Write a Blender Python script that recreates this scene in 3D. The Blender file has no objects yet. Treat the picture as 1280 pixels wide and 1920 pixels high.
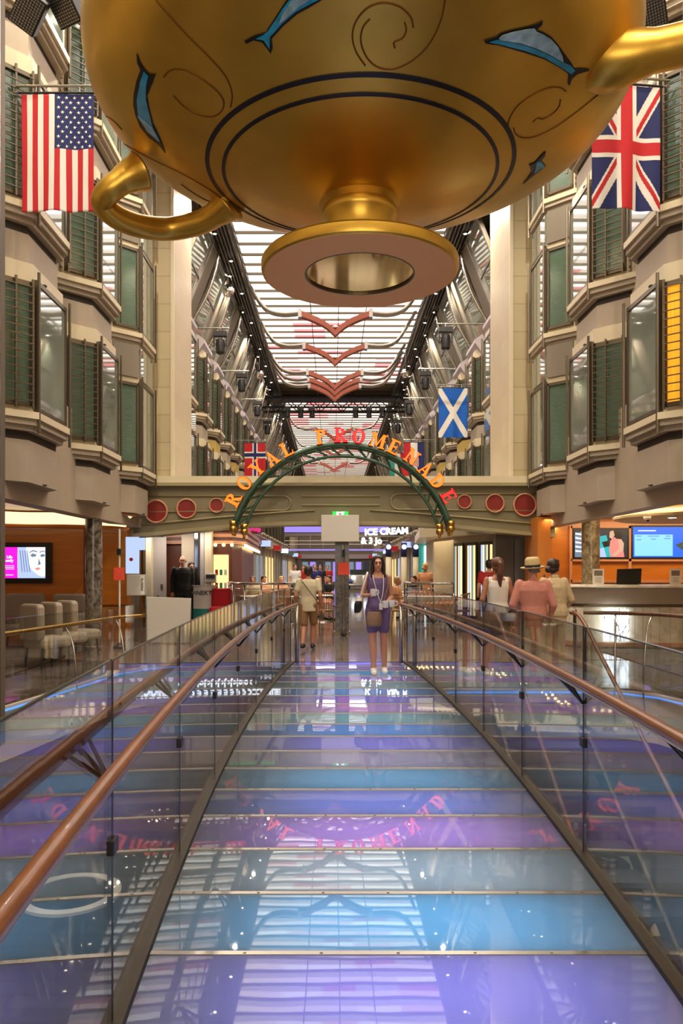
import bpy, bmesh, math, random
from mathutils import Vector, Matrix, Euler
from mathutils.bvhtree import BVHTree
random.seed(7)
PI = math.pi
C = bpy.context.scene.collection
F = 1430.0; VX = 624.0; VY = 1068.0; EH = 1.5; XC = 0.2

def P(px, py, d):
    return Vector(((px-VX)/F*d, d, EH+(VY-py)/F*d))

# ------------------------------------------------------------------ materials
def lin(c):
    return tuple(((v/255)/12.92 if v/255 <= .04045 else ((v/255+.055)/1.055)**2.4) for v in c[:3]) + (1,)

MATS = {}
def mat(name, col, rough=.6, metal=0, emit=0, bump=0, bscale=20, var=0, vscale=3, coat=0, spec=.5, stretch=None, ecol=None, aniso=0):
    m = bpy.data.materials.new(name); m.use_nodes = True
    nt = m.node_tree; b = nt.nodes['Principled BSDF']
    c = lin(col)
    b.inputs['Base Color'].default_value = c
    b.inputs['Roughness'].default_value = rough
    b.inputs['Metallic'].default_value = metal
    b.inputs['Specular IOR Level'].default_value = spec
    b.inputs['Coat Weight'].default_value = coat
    b.inputs['Coat Roughness'].default_value = .05
    if emit:
        b.inputs['Emission Color'].default_value = lin(ecol) if ecol else c
        b.inputs['Emission Strength'].default_value = emit
    if var or bump:
        tc = nt.nodes.new('ShaderNodeTexCoord'); mp = nt.nodes.new('ShaderNodeMapping')
        nt.links.new(tc.outputs['Object'], mp.inputs[0])
        if stretch: mp.inputs['Scale'].default_value = stretch
        if var:
            n = nt.nodes.new('ShaderNodeTexNoise'); n.inputs['Scale'].default_value = vscale; n.inputs['Detail'].default_value = 5
            nt.links.new(mp.outputs[0], n.inputs['Vector'])
            r = nt.nodes.new('ShaderNodeValToRGB')
            r.color_ramp.elements[0].position = .3; r.color_ramp.elements[1].position = .7
            r.color_ramp.elements[0].color = tuple(v*(1-var) for v in c[:3])+(1,)
            r.color_ramp.elements[1].color = tuple(min(1, v*(1+var)) for v in c[:3])+(1,)
            nt.links.new(n.outputs[0], r.inputs[0]); nt.links.new(r.outputs[0], b.inputs['Base Color'])
        if bump:
            n2 = nt.nodes.new('ShaderNodeTexNoise'); n2.inputs['Scale'].default_value = bscale; n2.inputs['Detail'].default_value = 4
            nt.links.new(mp.outputs[0], n2.inputs['Vector'])
            bp = nt.nodes.new('ShaderNodeBump'); bp.inputs['Strength'].default_value = bump; bp.inputs['Distance'].default_value = .02
            nt.links.new(n2.outputs[0], bp.inputs['Height']); nt.links.new(bp.outputs[0], b.inputs['Normal'])
    MATS[name] = m
    return m

def glassmat(name, tint=(1, 1, 1), f0=.045, rough=0.0):
    m = bpy.data.materials.new(name); m.use_nodes = True
    nt = m.node_tree; nt.nodes.clear()
    o = nt.nodes.new('ShaderNodeOutputMaterial'); mix = nt.nodes.new('ShaderNodeMixShader')
    t = nt.nodes.new('ShaderNodeBsdfTransparent'); t.inputs[0].default_value = (*tint, 1)
    g = nt.nodes.new('ShaderNodeBsdfGlossy'); g.inputs['Roughness'].default_value = rough
    lw = nt.nodes.new('ShaderNodeLayerWeight'); lw.inputs[0].default_value = .5
    p = nt.nodes.new('ShaderNodeMath'); p.operation = 'POWER'; p.inputs[1].default_value = 4.2
    ml = nt.nodes.new('ShaderNodeMath'); ml.operation = 'MULTIPLY_ADD'; ml.inputs[1].default_value = 1-f0; ml.inputs[2].default_value = f0
    nt.links.new(lw.outputs['Facing'], p.inputs[0]); nt.links.new(p.outputs[0], ml.inputs[0])
    nt.links.new(ml.outputs[0], mix.inputs[0]); nt.links.new(t.outputs[0], mix.inputs[1]); nt.links.new(g.outputs[0], mix.inputs[2])
    nt.links.new(mix.outputs[0], o.inputs[0])
    return m

def frostmat(name, col):
    # frosted glass tread lit from below by real lamps
    m = bpy.data.materials.new(name); m.use_nodes = True
    nt = m.node_tree; nt.nodes.clear()
    o = nt.nodes.new('ShaderNodeOutputMaterial')
    tr = nt.nodes.new('ShaderNodeBsdfTranslucent'); tr.inputs[0].default_value = (*col, 1)
    df = nt.nodes.new('ShaderNodeBsdfDiffuse'); df.inputs[0].default_value = (.13, .15, .15, 1)
    m1 = nt.nodes.new('ShaderNodeMixShader'); m1.inputs[0].default_value = .42
    nt.links.new(tr.outputs[0], m1.inputs[1]); nt.links.new(df.outputs[0], m1.inputs[2])
    g = nt.nodes.new('ShaderNodeBsdfGlossy'); g.inputs['Roughness'].default_value = .015
    lw = nt.nodes.new('ShaderNodeLayerWeight'); lw.inputs[0].default_value = .5
    p = nt.nodes.new('ShaderNodeMath'); p.operation = 'POWER'; p.inputs[1].default_value = 5.0
    ml = nt.nodes.new('ShaderNodeMath'); ml.operation = 'MULTIPLY_ADD'; ml.inputs[1].default_value = .92; ml.inputs[2].default_value = .06
    nt.links.new(lw.outputs['Facing'], p.inputs[0]); nt.links.new(p.outputs[0], ml.inputs[0])
    tc = nt.nodes.new('ShaderNodeTexCoord'); n = nt.nodes.new('ShaderNodeTexNoise'); n.inputs['Scale'].default_value = 1.6
    bp = nt.nodes.new('ShaderNodeBump'); bp.inputs['Strength'].default_value = .05; bp.inputs['Distance'].default_value = .01
    nt.links.new(tc.outputs['Object'], n.inputs['Vector']); nt.links.new(n.outputs[0], bp.inputs['Height']); nt.links.new(bp.outputs[0], g.inputs['Normal'])
    m2 = nt.nodes.new('ShaderNodeMixShader')
    nt.links.new(ml.outputs[0], m2.inputs[0]); nt.links.new(m1.outputs[0], m2.inputs[1]); nt.links.new(g.outputs[0], m2.inputs[2])
    nt.links.new(m2.outputs[0], o.inputs[0])
    return m

def tilemat(name, c1, c2, mortar, scale, rough=.1, bw=.5, rh=.25, off=.5):
    m = bpy.data.materials.new(name); m.use_nodes = True
    nt = m.node_tree; b = nt.nodes['Principled BSDF']
    tc = nt.nodes.new('ShaderNodeTexCoord'); br = nt.nodes.new('ShaderNodeTexBrick')
    br.offset = off
    br.inputs['Color1'].default_value = lin(c1); br.inputs['Color2'].default_value = lin(c2); br.inputs['Mortar'].default_value = lin(mortar)
    br.inputs['Scale'].default_value = scale; br.inputs['Mortar Size'].default_value = .015
    br.inputs['Brick Width'].default_value = bw; br.inputs['Row Height'].default_value = rh
    nt.links.new(tc.outputs['Object'], br.inputs['Vector'])
    n = nt.nodes.new('ShaderNodeTexNoise'); n.inputs['Scale'].default_value = 2.5; n.inputs['Detail'].default_value = 6
    nt.links.new(tc.outputs['Object'], n.inputs['Vector'])
    mx = nt.nodes.new('ShaderNodeMix'); mx.data_type = 'RGBA'; mx.blend_type = 'MULTIPLY'; mx.inputs[0].default_value = .5
    nt.links.new(br.outputs['Color'], mx.inputs[6]); nt.links.new(n.outputs[0], mx.inputs[7])
    nt.links.new(mx.outputs[2], b.inputs['Base Color'])
    b.inputs['Roughness'].default_value = rough
    b.inputs['Specular IOR Level'].default_value = .7
    return m

def marblemat(name, c1, c2, scale=3, rough=.2, dist=6):
    m = bpy.data.materials.new(name); m.use_nodes = True
    nt = m.node_tree; b = nt.nodes['Principled BSDF']
    tc = nt.nodes.new('ShaderNodeTexCoord')
    n = nt.nodes.new('ShaderNodeTexNoise'); n.inputs['Scale'].default_value = scale; n.inputs['Detail'].default_value = 8; n.inputs['Distortion'].default_value = dist*.3
    r = nt.nodes.new('ShaderNodeValToRGB'); r.color_ramp.elements[0].position = .38; r.color_ramp.elements[1].position = .62
    r.color_ramp.elements[0].color = lin(c1); r.color_ramp.elements[1].color = lin(c2)
    nt.links.new(tc.outputs['Object'], n.inputs['Vector']); nt.links.new(n.outputs[0], r.inputs[0]); nt.links.new(r.outputs[0], b.inputs['Base Color'])
    b.inputs['Roughness'].default_value = rough
    return m

def paneltile(name, col, line, w, h, rough=.5, var=.08):
    # stone cladding with thin joints on a vertical wall
    m = tilemat(name, col, tuple(max(0, v-8) for v in col), line, 1, rough, w, h, 0)
    nt = m.node_tree
    tc = [n for n in nt.nodes if n.type == 'TEX_COORD'][0]; br = [n for n in nt.nodes if n.type == 'TEX_BRICK'][0]
    br.inputs['Mortar Size'].default_value = .008
    cx = nt.nodes.new('ShaderNodeSeparateXYZ'); cb = nt.nodes.new('ShaderNodeCombineXYZ'); ad = nt.nodes.new('ShaderNodeMath'); ad.operation = 'ADD'
    nt.links.new(tc.outputs['Object'], cx.inputs[0]); nt.links.new(cx.outputs[0], ad.inputs[0]); nt.links.new(cx.outputs[1], ad.inputs[1])
    nt.links.new(ad.outputs[0], cb.inputs[0]); nt.links.new(cx.outputs[2], cb.inputs[1]); nt.links.new(cb.outputs[0], br.inputs['Vector'])
    mx = [n for n in nt.nodes if n.type == 'MIX'][0]; mx.inputs[0].default_value = .15
    return m

M = dict(
 beige=mat('beige_paint', (186, 172, 144), .6, var=.04),
 cream=mat('cream_frame', (205, 192, 160), .45, var=.03),
 mauve=mat('taupe_panel', (164, 150, 130), .55, var=.04),
 taupe=mat('dark_taupe', (122, 112, 96), .55),
 lilac=mat('lilac_panel', (176, 165, 172), .5),
 yellow=mat('ochre_panel', (196, 170, 90), .5),
 shadow=mat('dark_gap', (52, 44, 38), .7),
 pane=mat('reflective_window', (122, 128, 114), .03, var=.15, vscale=1.2, spec=1.0, coat=.6),
 green=mat('green_blind_glass', (84, 104, 86), .12, var=.2, vscale=8, stretch=(1, 1, 12), spec=.7),
 amber=mat('lit_curtain', (230, 170, 40), .7, emit=.8, ecol=(205, 130, 22), var=.3, vscale=6, stretch=(4, 4, .3)),
 bronze=mat('bronze_metal', (110, 100, 84), .35, .8),
 chrome=mat('chrome', (215, 212, 208), .12, 1),
 steel=mat('brushed_steel', (165, 160, 152), .3, 1),
 blackmetal=mat('black_metal', (22, 21, 21), .4, .3),
 black=mat('black_plastic', (18, 18, 19), .45),
 brass=mat('brass', (200, 160, 80), .25, 1),
 gold=mat('gold_leaf', (216, 174, 74), .33, .88, bump=.1, bscale=5, var=.08, vscale=3),
 goldpink=mat('satin_gold_face', (250, 188, 122), .5, .3, bump=.05, bscale=9),
 goldline=mat('engraved_gold', (120, 76, 14), .5, .7),
 mirror=mat('mirror_gold', (205, 180, 110), .06, 1),
 navyblack=mat('black_enamel', (14, 14, 24), .35),
 dolphblue=mat('blue_mosaic', (30, 150, 195), .18, var=.35, vscale=9, coat=.5),
 dolphpale=mat('pale_mosaic', (150, 190, 215), .12, .3, var=.3, vscale=14, coat=.6),
 wood=mat('brown_handrail', (108, 62, 28), .3, coat=.2, var=.18, vscale=4, stretch=(3, 3, 3)),
 orangewood=mat('orange_wood_panel', (190, 114, 34), .35, var=.12, vscale=2, stretch=(.6, .6, 6), coat=.3),
 redwood=mat('red_brown_wood', (160, 78, 52), .4, var=.15, vscale=3),
 pillar=paneltile('cream_stone', (188, 172, 132), (150, 136, 100), 9, .62),
 pillarside=paneltile('pale_stone', (200, 184, 154), (190, 172, 136), 1.1, .62),
 beam=mat('olive_grey_beam', (122, 112, 82), .5, var=.03),
 beamtrim=mat('beam_moulding', (150, 138, 100), .45),
 redinset=mat('dark_red_inset', (128, 32, 22), .4, var=.08),
 rim=mat('copper_rim', (196, 140, 104), .4),
 archgreen=mat('green_arch_paint', (58, 86, 66), .35, .2, var=.06),
 letterback=mat('letter_return', (84, 22, 14), .5),
 tile=tilemat('stone_tile_floor', (150, 136, 124), (118, 106, 98), (66, 58, 54), 1.6, .09),
 carpet=mat('patterned_carpet', (112, 100, 88), .9, var=.45, vscale=2.6, stretch=(1, 3, 1)),
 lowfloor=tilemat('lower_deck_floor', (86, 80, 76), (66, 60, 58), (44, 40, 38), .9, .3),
 slab=mat('slab_edge', (196, 178, 156), .5),
 white=mat('white_board', (196, 190, 178), .55),
 whitepaint=mat('white_paint', (225, 220, 212), .5),
 greydoor=mat('grey_metal_door', (152, 144, 138), .4),
 glass=glassmat('clear_glass', (.93, .95, .94), .07),
 glassedge=mat('dark_glass_edge', (24, 34, 32), .2),
 marble=marblemat('grey_marble', (70, 62, 54), (140, 130, 116), 5, .18),
 marble2=marblemat('veined_marble', (112, 98, 74), (172, 158, 124), 6, .2),
 counter=marblemat('cream_counter_stone', (205, 196, 170), (232, 224, 204), 2.5, .22),
 velvet=mat('taupe_velvet', (136, 124, 112), .85, var=.1),
 skin=mat('skin', (196, 140, 112), .5, var=.04, vscale=12),
 skintan=mat('tanned_skin', (168, 112, 84), .5, var=.04, vscale=12),
 hairdark=mat('dark_hair', (40, 27, 22), .5, var=.3, vscale=30, stretch=(1, 1, .2)),
 hairbrown=mat('brown_hair', (96, 58, 38), .5, var=.3, vscale=30, stretch=(1, 1, .2)),
 hairblond=mat('blond_hair', (186, 146, 96), .5, var=.3, vscale=30, stretch=(1, 1, .2)),
 hairgrey=mat('grey_hair', (110, 100, 92), .6),
 darkbeam=mat('dark_edge_metal', (62, 54, 44), .4, .5),
 marble3=marblemat('dark_veined_marble', (40, 33, 28), (98, 84, 70), 5, .2),
 purple=mat('purple_cloth', (104, 82, 128), .75, bump=.3, bscale=14),
 beigecloth=mat('beige_cloth', (190, 178, 146), .8, bump=.3, bscale=12),
 khaki=mat('khaki_cloth', (132, 98, 62), .8, bump=.3, bscale=12),
 pink=mat('pink_linen', (196, 128, 112), .8, bump=.4, bscale=10, var=.08, vscale=9),
 creamcloth=mat('cream_lace', (204, 182, 142), .85, bump=.5, bscale=26, var=.12, vscale=24),
 whitecloth=mat('white_cloth', (226, 220, 208), .8, bump=.25, bscale=12),
 blackcloth=mat('black_cloth', (20, 19, 21), .75, bump=.35, bscale=10),
 darkcloth=mat('charcoal_cloth', (52, 52, 60), .8, bump=.25, bscale=12),
 redcloth=mat('red_cloth', (170, 36, 34), .8, bump=.25, bscale=12),
 peach=mat('peach_cloth', (222, 160, 116), .8, bump=.25, bscale=12),
 bluecloth=mat('blue_cloth', (52, 66, 120), .8, bump=.25, bscale=12),
 bagtan=mat('tan_leather', (134, 104, 80), .55, bump=.2, bscale=40),
 straw=mat('straw_hat', (196, 172, 122), .75, bump=.4, bscale=60, var=.1, vscale=40),
 sole=mat('white_rubber', (225, 220, 214), .6),
 ceramic=mat('white_ceramic', (232, 230, 228), .25),
 eye=mat('dark_eye', (30, 20, 18), .3),
 lips=mat('lips', (150, 70, 66), .5),
 rattan=mat('bistro_cane', (150, 112, 62), .6, var=.25, vscale=30),
 plant=mat('palm_leaf', (50, 82, 42), .5, var=.2),
 ceilblack=mat('dark_grille', (38, 36, 36), .6),
 fag=mat('flag_red', (188, 26, 36), .8), fwh=mat('flag_white', (226, 222, 214), .8), fbl=mat('flag_navy', (24, 34, 92), .8),
 fsb=mat('flag_blue', (14, 92, 190), .8),
 teal=mat('teal_wall', (40, 140, 130), .5),
 silverball=mat('silver_ball', (225, 220, 215), .08, 1),
 darkwood=mat('dark_wood_wall', (98, 48, 26), .4, var=.2, vscale=3, stretch=(3, 3, .4)),
)
def emat(name, col, s):
    M[name] = mat(name, (10, 10, 10), .5, emit=s, ecol=col); return M[name]
emat('e_ceil', (255, 250, 240), 3.0); emat('e_ceilsoft', (255, 240, 226), 1.35); emat('e_softpink', (255, 150, 150), 1.2); emat('e_ceilpink', (255, 214, 206), 2.5); emat('e_ceilred', (255, 130, 140), 1.8); emat('e_ceilwarm', (255, 238, 222), 2.6)
emat('e_down', (255, 240, 215), 22); emat('e_cove', (255, 226, 170), 1.15); emat('e_led', (70, 150, 255), 1.2)
emat('e_orange', (255, 92, 16), 2.2); emat('e_redletter', (255, 28, 26), 1.9); emat('e_exit', (20, 200, 60), 1.5)
emat('e_white', (240, 245, 255), 3.0); emat('e_pink', (255, 40, 120), 2.2); emat('e_purple', (150, 130, 240), .9)
emat('e_bulb', (255, 220, 150), 7); emat('e_shop', (255, 214, 140), 1.1); emat('e_case', (240, 246, 255), 4)
emat('s_pink', (240, 20, 190), 1.1); emat('s_pale', (168, 186, 224), .95); emat('s_blue', (24, 96, 220), 1.0); emat('s_sky', (130, 200, 245), 1.0)
emat('s_dark', (34, 40, 48), .8); emat('s_skin', (216, 170, 140), .8); emat('s_white', (240, 242, 248), 1.0); emat('s_grey', (110, 130, 150), .8); emat('s_green', (70, 90, 80), .6); emat('s_faceline', (96, 108, 150), .8)
emat('s_coral', (230, 130, 120), .9); emat('s_teal', (20, 160, 160), 1.0); emat('s_line', (90, 140, 200), 1.0)
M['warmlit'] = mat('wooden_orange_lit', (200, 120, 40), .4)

# ------------------------------------------------------------------ mesh builder
class MB:
    def __init__(s): s.v = []; s.f = []; s.m = []
    def add(s, vs, fs, mi=0):
        o = len(s.v); s.v += [tuple(v) for v in vs]; s.f += [tuple(i+o for i in f) for f in fs]; s.m += [mi]*len(fs); return s
    def box(s, x0, x1, y0, y1, z0, z1, mi=0, M4=None):
        vs = [Vector((x, y, z)) for z in (z0, z1) for y in (y0, y1) for x in (x0, x1)]
        if M4 is not None: vs = [M4 @ v for v in vs]
        return s.add(vs, [(0, 2, 3, 1), (4, 5, 7, 6), (0, 1, 5, 4), (2, 6, 7, 3), (0, 4, 6, 2), (1, 3, 7, 5)], mi)
    def bar(s, a, b, w, h=None, mi=0):
        a = Vector(a); b = Vector(b); d = (b-a); L = d.length
        if L < 1e-6: return s
        q = d.to_track_quat('Z', 'Y').to_matrix().to_4x4()
        h = h or w
        return s.box(-w/2, w/2, -h/2, h/2, 0, L, mi, Matrix.Translation(a) @ q)
    def prism(s, poly, z0, z1, mi=0):      # plan polygon (x,y), extruded in z
        n = len(poly)
        vs = [(p[0], p[1], z0) for p in poly]+[(p[0], p[1], z1) for p in poly]
        return s.add(vs, [tuple(range(n))[::-1], tuple(range(n, 2*n))]+[(i, (i+1) % n, n+(i+1) % n, n+i) for i in range(n)], mi)
    def prismY(s, poly, y0, y1, mi=0):     # polygon (x,z), extruded in y
        n = len(poly)
        vs = [(p[0], y0, p[1]) for p in poly]+[(p[0], y1, p[1]) for p in poly]
        return s.add(vs, [tuple(range(n)), tuple(range(n, 2*n))[::-1]]+[(i, n+i, n+(i+1) % n, (i+1) % n) for i in range(n)], mi)
    def tube(s, pts, r, n=8, mi=0, caps=True, closed=False):
        pts = [Vector(p) for p in pts]; k = len(pts)
        rs = r if isinstance(r, (list, tuple)) else [r]*k
        up = None; rings = []
        for i, p in enumerate(pts):
            a = pts[i-1] if (i > 0 or closed) else p; b = pts[(i+1) % k] if (i < k-1 or closed) else p
            t = (b-a).normalized()
            if up is None:
                up = t.orthogonal().normalized()
            up = (up - t*up.dot(t)).normalized(); w = t.cross(up)
            rings.append([p+(up*math.cos(2*PI*j/n)+w*math.sin(2*PI*j/n))*rs[i] for j in range(n)])
        vs = [v for rg in rings for v in rg]; fs = []
        for i in range(k if closed else k-1):
            for j in range(n):
                i2 = (i+1) % k
                fs.append((i*n+j, i*n+(j+1) % n, i2*n+(j+1) % n, i2*n+j))
        if caps and not closed:
            fs.append(tuple(range(n))[::-1]); fs.append(tuple((k-1)*n+j for j in range(n)))
        return s.add(vs, fs, mi)
    def lathe(s, prof, c=(0, 0, 0), n=32, mi=0, M4=None, close=False):
        vs = []; fs = []; k = len(prof)
        for r, z in prof:
            for j in range(n):
                v = Vector((r*math.cos(2*PI*j/n), r*math.sin(2*PI*j/n), z))
                vs.append((M4 @ v if M4 is not None else v)+Vector(c))
        for i in range(k if close else k-1):
            i2 = (i+1) % k
            for j in range(n): fs.append((i*n+j, i*n+(j+1) % n, i2*n+(j+1) % n, i2*n+j))
        if not close:
            if prof[0][0] > 1e-5: fs.append(tuple(range(n))[::-1])
            if prof[-1][0] > 1e-5: fs.append(tuple((k-1)*n+j for j in range(n)))
        return s.add(vs, fs, mi)
    def ell(s, c, r, n=12, mi=0, M4=None):
        vs = []; fs = []; k = n//2+1
        for i in range(k):
            t = PI*i/(k-1)
            for j in range(n):
                v = Vector((r[0]*math.sin(t)*math.cos(2*PI*j/n), r[1]*math.sin(t)*math.sin(2*PI*j/n), r[2]*math.cos(t)))
                vs.append((M4 @ v if M4 is not None else v)+Vector(c))
        for i in range(k-1):
            for j in range(n): fs.append((i*n+j, (i+1)*n+j, (i+1)*n+(j+1) % n, i*n+(j+1) % n))
        return s.add(vs, fs, mi)
    def cap(s, a, b, ra, rb, n=10, mi=0):   # tapered capsule
        a = Vector(a); b = Vector(b); d = b-a; L = d.length
        if L < 1e-6: return s.ell(a, (ra, ra, ra), n, mi)
        q = d.to_track_quat('Z', 'Y').to_matrix().to_4x4(); T = Matrix.Translation(a) @ q
        prof = [(ra*math.sin(t), -ra*math.cos(t)) for t in [PI*.5*i/4 for i in range(5)]]+[(rb*math.cos(t), L+rb*math.sin(t)) for t in [PI*.5*i/4 for i in range(5)]]
        vs = []; fs = []; k = len(prof)
        for r, z in prof:
            for j in range(n): vs.append(T @ Vector((max(r, 1e-5)*math.cos(2*PI*j/n), max(r, 1e-5)*math.sin(2*PI*j/n), z)))
        for i in range(k-1):
            for j in range(n): fs.append((i*n+j, i*n+(j+1) % n, (i+1)*n+(j+1) % n, (i+1)*n+j))
        return s.add(vs, fs, mi)
    def build(s, name, m, parent=None, smooth=False, bevel=0, autos=None):
        me = bpy.data.meshes.new(name); me.from_pydata(s.v, [], s.f)
        ms = m if isinstance(m, (list, tuple)) else [m]
        for x in ms: me.materials.append(M[x] if isinstance(x, str) else x)
        if len(ms) > 1:
            for i, p in enumerate(me.polygons): p.material_index = s.m[i]
        me.validate(); me.update()
        if smooth:
            me.polygons.foreach_set('use_smooth', [True]*len(me.polygons))
            if autos is not None: me.set_sharp_from_angle(angle=math.radians(autos))
        o = bpy.data.objects.new(name, me); C.objects.link(o)
        if parent is not None:
            o.parent = parent
        if bevel:
            b = o.modifiers.new('bevel', 'BEVEL'); b.width = bevel; b.segments = 2; b.limit_method = 'ANGLE'
        return o

def empty(name, loc=(0, 0, 0), rz=0):
    o = bpy.data.objects.new(name, None); C.objects.link(o); o.location = loc; o.rotation_euler = (0, 0, rz); o.empty_display_size = .1
    return o
def tag(o, label, cat, group=None, kind=None):
    if label: o['label'] = label
    if cat: o['category'] = cat
    if group: o['group'] = group
    if kind: o['kind'] = kind
    return o
def thing(name, label, cat, loc=(0, 0, 0), rz=0, group=None):
    return tag(empty(name, loc, rz), label, cat, group)
def struct(o): o['kind'] = 'structure'; return o
def copy_tree(o, parent=None):
    c = o.copy(); C.objects.link(c); c.parent = parent
    for ch in list(o.children): copy_tree(ch, c)
    return c

def smoothline(pts, n=8):   # Catmull-Rom
    pts = [Vector(p) for p in pts]; out = []
    for i in range(len(pts)-1):
        p0 = pts[max(i-1, 0)]; p1 = pts[i]; p2 = pts[i+1]; p3 = pts[min(i+2, len(pts)-1)]
        for k in range(n):
            t = k/n
            out.append(.5*((2*p1)+(-p0+p2)*t+(2*p0-5*p1+4*p2-p3)*t*t+(-p0+3*p1-3*p2+p3)*t**3))
    out.append(pts[-1]); return out

def textmb(txt, size, depth=.01, bold=0, align='CENTER'):
    cu = bpy.data.curves.new('t', 'FONT'); cu.body = txt; cu.size = size; cu.extrude = depth/2; cu.offset = bold; cu.align_x = align; cu.align_y = 'CENTER'; cu.resolution_u = 3
    o = bpy.data.objects.new('t', cu); C.objects.link(o)
    dg = bpy.context.evaluated_depsgraph_get(); dg.update()
    me = o.evaluated_get(dg).to_mesh()
    mb = MB(); R = Matrix.Rotation(PI/2, 4, 'X')
    mb.add([R @ v.co for v in me.vertices], [tuple(p.vertices) for p in me.polygons])
    o.evaluated_get(dg).to_mesh_clear(); bpy.data.objects.remove(o); bpy.data.curves.remove(cu)
    return mb
def textpart(txt, size, loc, m, parent, name='lettering', depth=.01, bold=0, rot=(0, 0, 0), align='CENTER'):
    o = textmb(txt, size, depth, bold, align).build(name, m, parent); o.location = loc; o.rotation_euler = rot; return o

def vox(mb, size, smooth=6):
    me = bpy.data.meshes.new('v'); me.from_pydata(mb.v, [], mb.f)
    o = bpy.data.objects.new('v', me); C.objects.link(o)
    r = o.modifiers.new('r', 'REMESH'); r.mode = 'VOXEL'; r.voxel_size = size
    if smooth:
        sm = o.modifiers.new('s', 'SMOOTH'); sm.factor = .5; sm.iterations = smooth
    dg = bpy.context.evaluated_depsgraph_get(); dg.update()
    e = o.evaluated_get(dg); m2 = bpy.data.meshes.new_from_object(e)
    bpy.data.objects.remove(o); bpy.data.meshes.remove(me)
    m2.polygons.foreach_set('use_smooth', [True]*len(m2.polygons))
    return m2
def voxobj(name, mb, size, m, parent, smooth=6):
    me = vox(mb, size, smooth); me.name = name; me.materials.clear(); me.materials.append(M[m])
    o = bpy.data.objects.new(name, me); C.objects.link(o); o.parent = parent; return o
# ------------------------------------------------------------------ camera & world
cam = bpy.data.cameras.new('camera'); co = bpy.data.objects.new('camera', cam); C.objects.link(co)
co.location = (0, 0, EH); co.rotation_euler = (PI/2, 0, 0)
cam.sensor_fit = 'VERTICAL'; cam.sensor_height = 24; cam.sensor_width = 16; cam.lens = F/1920*24
cam.shift_y = (VY-960)/1920; cam.shift_x = (640-VX)/1920; cam.clip_end = 400; cam.clip_start = .02
bpy.context.scene.camera = co
vs_ = bpy.context.scene.view_settings
vs_.view_transform = 'Standard'; vs_.look = 'None'; vs_.exposure = .56; vs_.gamma = 1; vs_.use_curve_mapping = False
w = bpy.data.worlds.new('w'); bpy.context.scene.world = w; w.use_nodes = True
w.node_tree.nodes['Background'].inputs[0].default_value = (.9, .78, .62, 1); w.node_tree.nodes['Background'].inputs[1].default_value = .05

def area(name, loc, rot, sx, sy, power, col, spread=None):
    l = bpy.data.lights.new(name, 'AREA'); l.shape = 'RECTANGLE'; l.size = sx; l.size_y = sy; l.energy = power; l.color = col
    if spread: l.spread = spread
    o = bpy.data.objects.new(name, l); o.location = loc; o.rotation_euler = rot; C.objects.link(o); return o

# ------------------------------------------------------------------ floors, walls
YC = 16.8
fl = MB()
LE = [(-3.95, -6), (-3.95, 6), (-3.85, 7.6), (-3.62, 8.9), (-3.42, 10.2), (-3.25, 11.4), (-2.95, 12.0), (-2.5, 12.35)]
fl.prism([(-12, -6)]+LE+[(-2.5, 12.6), (-12, 12.6)], -.3, 0)
fl.box(-12, 12, 12.6, 100, -.3, 0)
RE = [(4.3, -6), (4.3, 7.0), (4.2, 8.6), (4.0, 9.3), (3.7, 9.62), (3.2, 9.75), (1.33, 9.75), (1.33, 12.7)]
fl.prism(([(12, -6)]+RE+[(12, 12.7)])[::-1], -.3, 0)
fl.prism([(-2.5, 12.35), (1.33, 12.35), (1.33, 12.6), (-2.5, 12.6)], -.3, 0)
floor = struct(fl.build('floor', 'tile'))
# slab edge fascia with its blue light line
def edge_strip(path, z0, z1, off, th=.03):
    mb = MB()
    for a, b in zip(path[:-1], path[1:]):
        a = Vector((*a, 0)); b = Vector((*b, 0)); d = (b-a).normalized(); nrm = Vector((-d.y, d.x, 0))*off
        for_ = [(a+nrm), (b+nrm), (b+nrm*(1+th/abs(off))), (a+nrm*(1+th/abs(off)))]
        mb.prism([(p.x, p.y) for p in for_][::(-1 if off < 0 else 1)], z0, z1)
    return mb
f1 = edge_strip(LE, -.62, -.02, -.012, .05); struct(f1.build('trim_1', 'slab'))
f2 = edge_strip(RE[:-1], -.62, -.02, .012, .05); struct(f2.build('trim_2', 'slab'))
tag(edge_strip(LE, -.066, -.05, -.075, .012).build('led_strip', 'e_led'), 'thin blue light line along the left slab edge beyond the glass', 'light strip')
tag(edge_strip(RE[:-1], -.066, -.05, .075, .012).build('led_strip', 'e_led'), 'thin blue light line along the right slab edge by the information desk', 'light strip')
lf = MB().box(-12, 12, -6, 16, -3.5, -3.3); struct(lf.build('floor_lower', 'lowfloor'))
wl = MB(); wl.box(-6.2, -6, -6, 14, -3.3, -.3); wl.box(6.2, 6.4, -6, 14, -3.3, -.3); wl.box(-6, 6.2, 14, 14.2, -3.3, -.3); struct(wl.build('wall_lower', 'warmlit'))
cp = MB().box(-8.9, -4.6, 9, 14.9, .004, .014); tag(cp.build('carpet', 'carpet'), 'mottled beige and brown carpet under the left lounge chairs', 'carpet')
cp = MB().box(4.9, 8.9, -5.8, 14.3, .004, .014); tag(cp.build('carpet', 'carpet'), 'mottled carpet in front of the right information desk', 'carpet')

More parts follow.
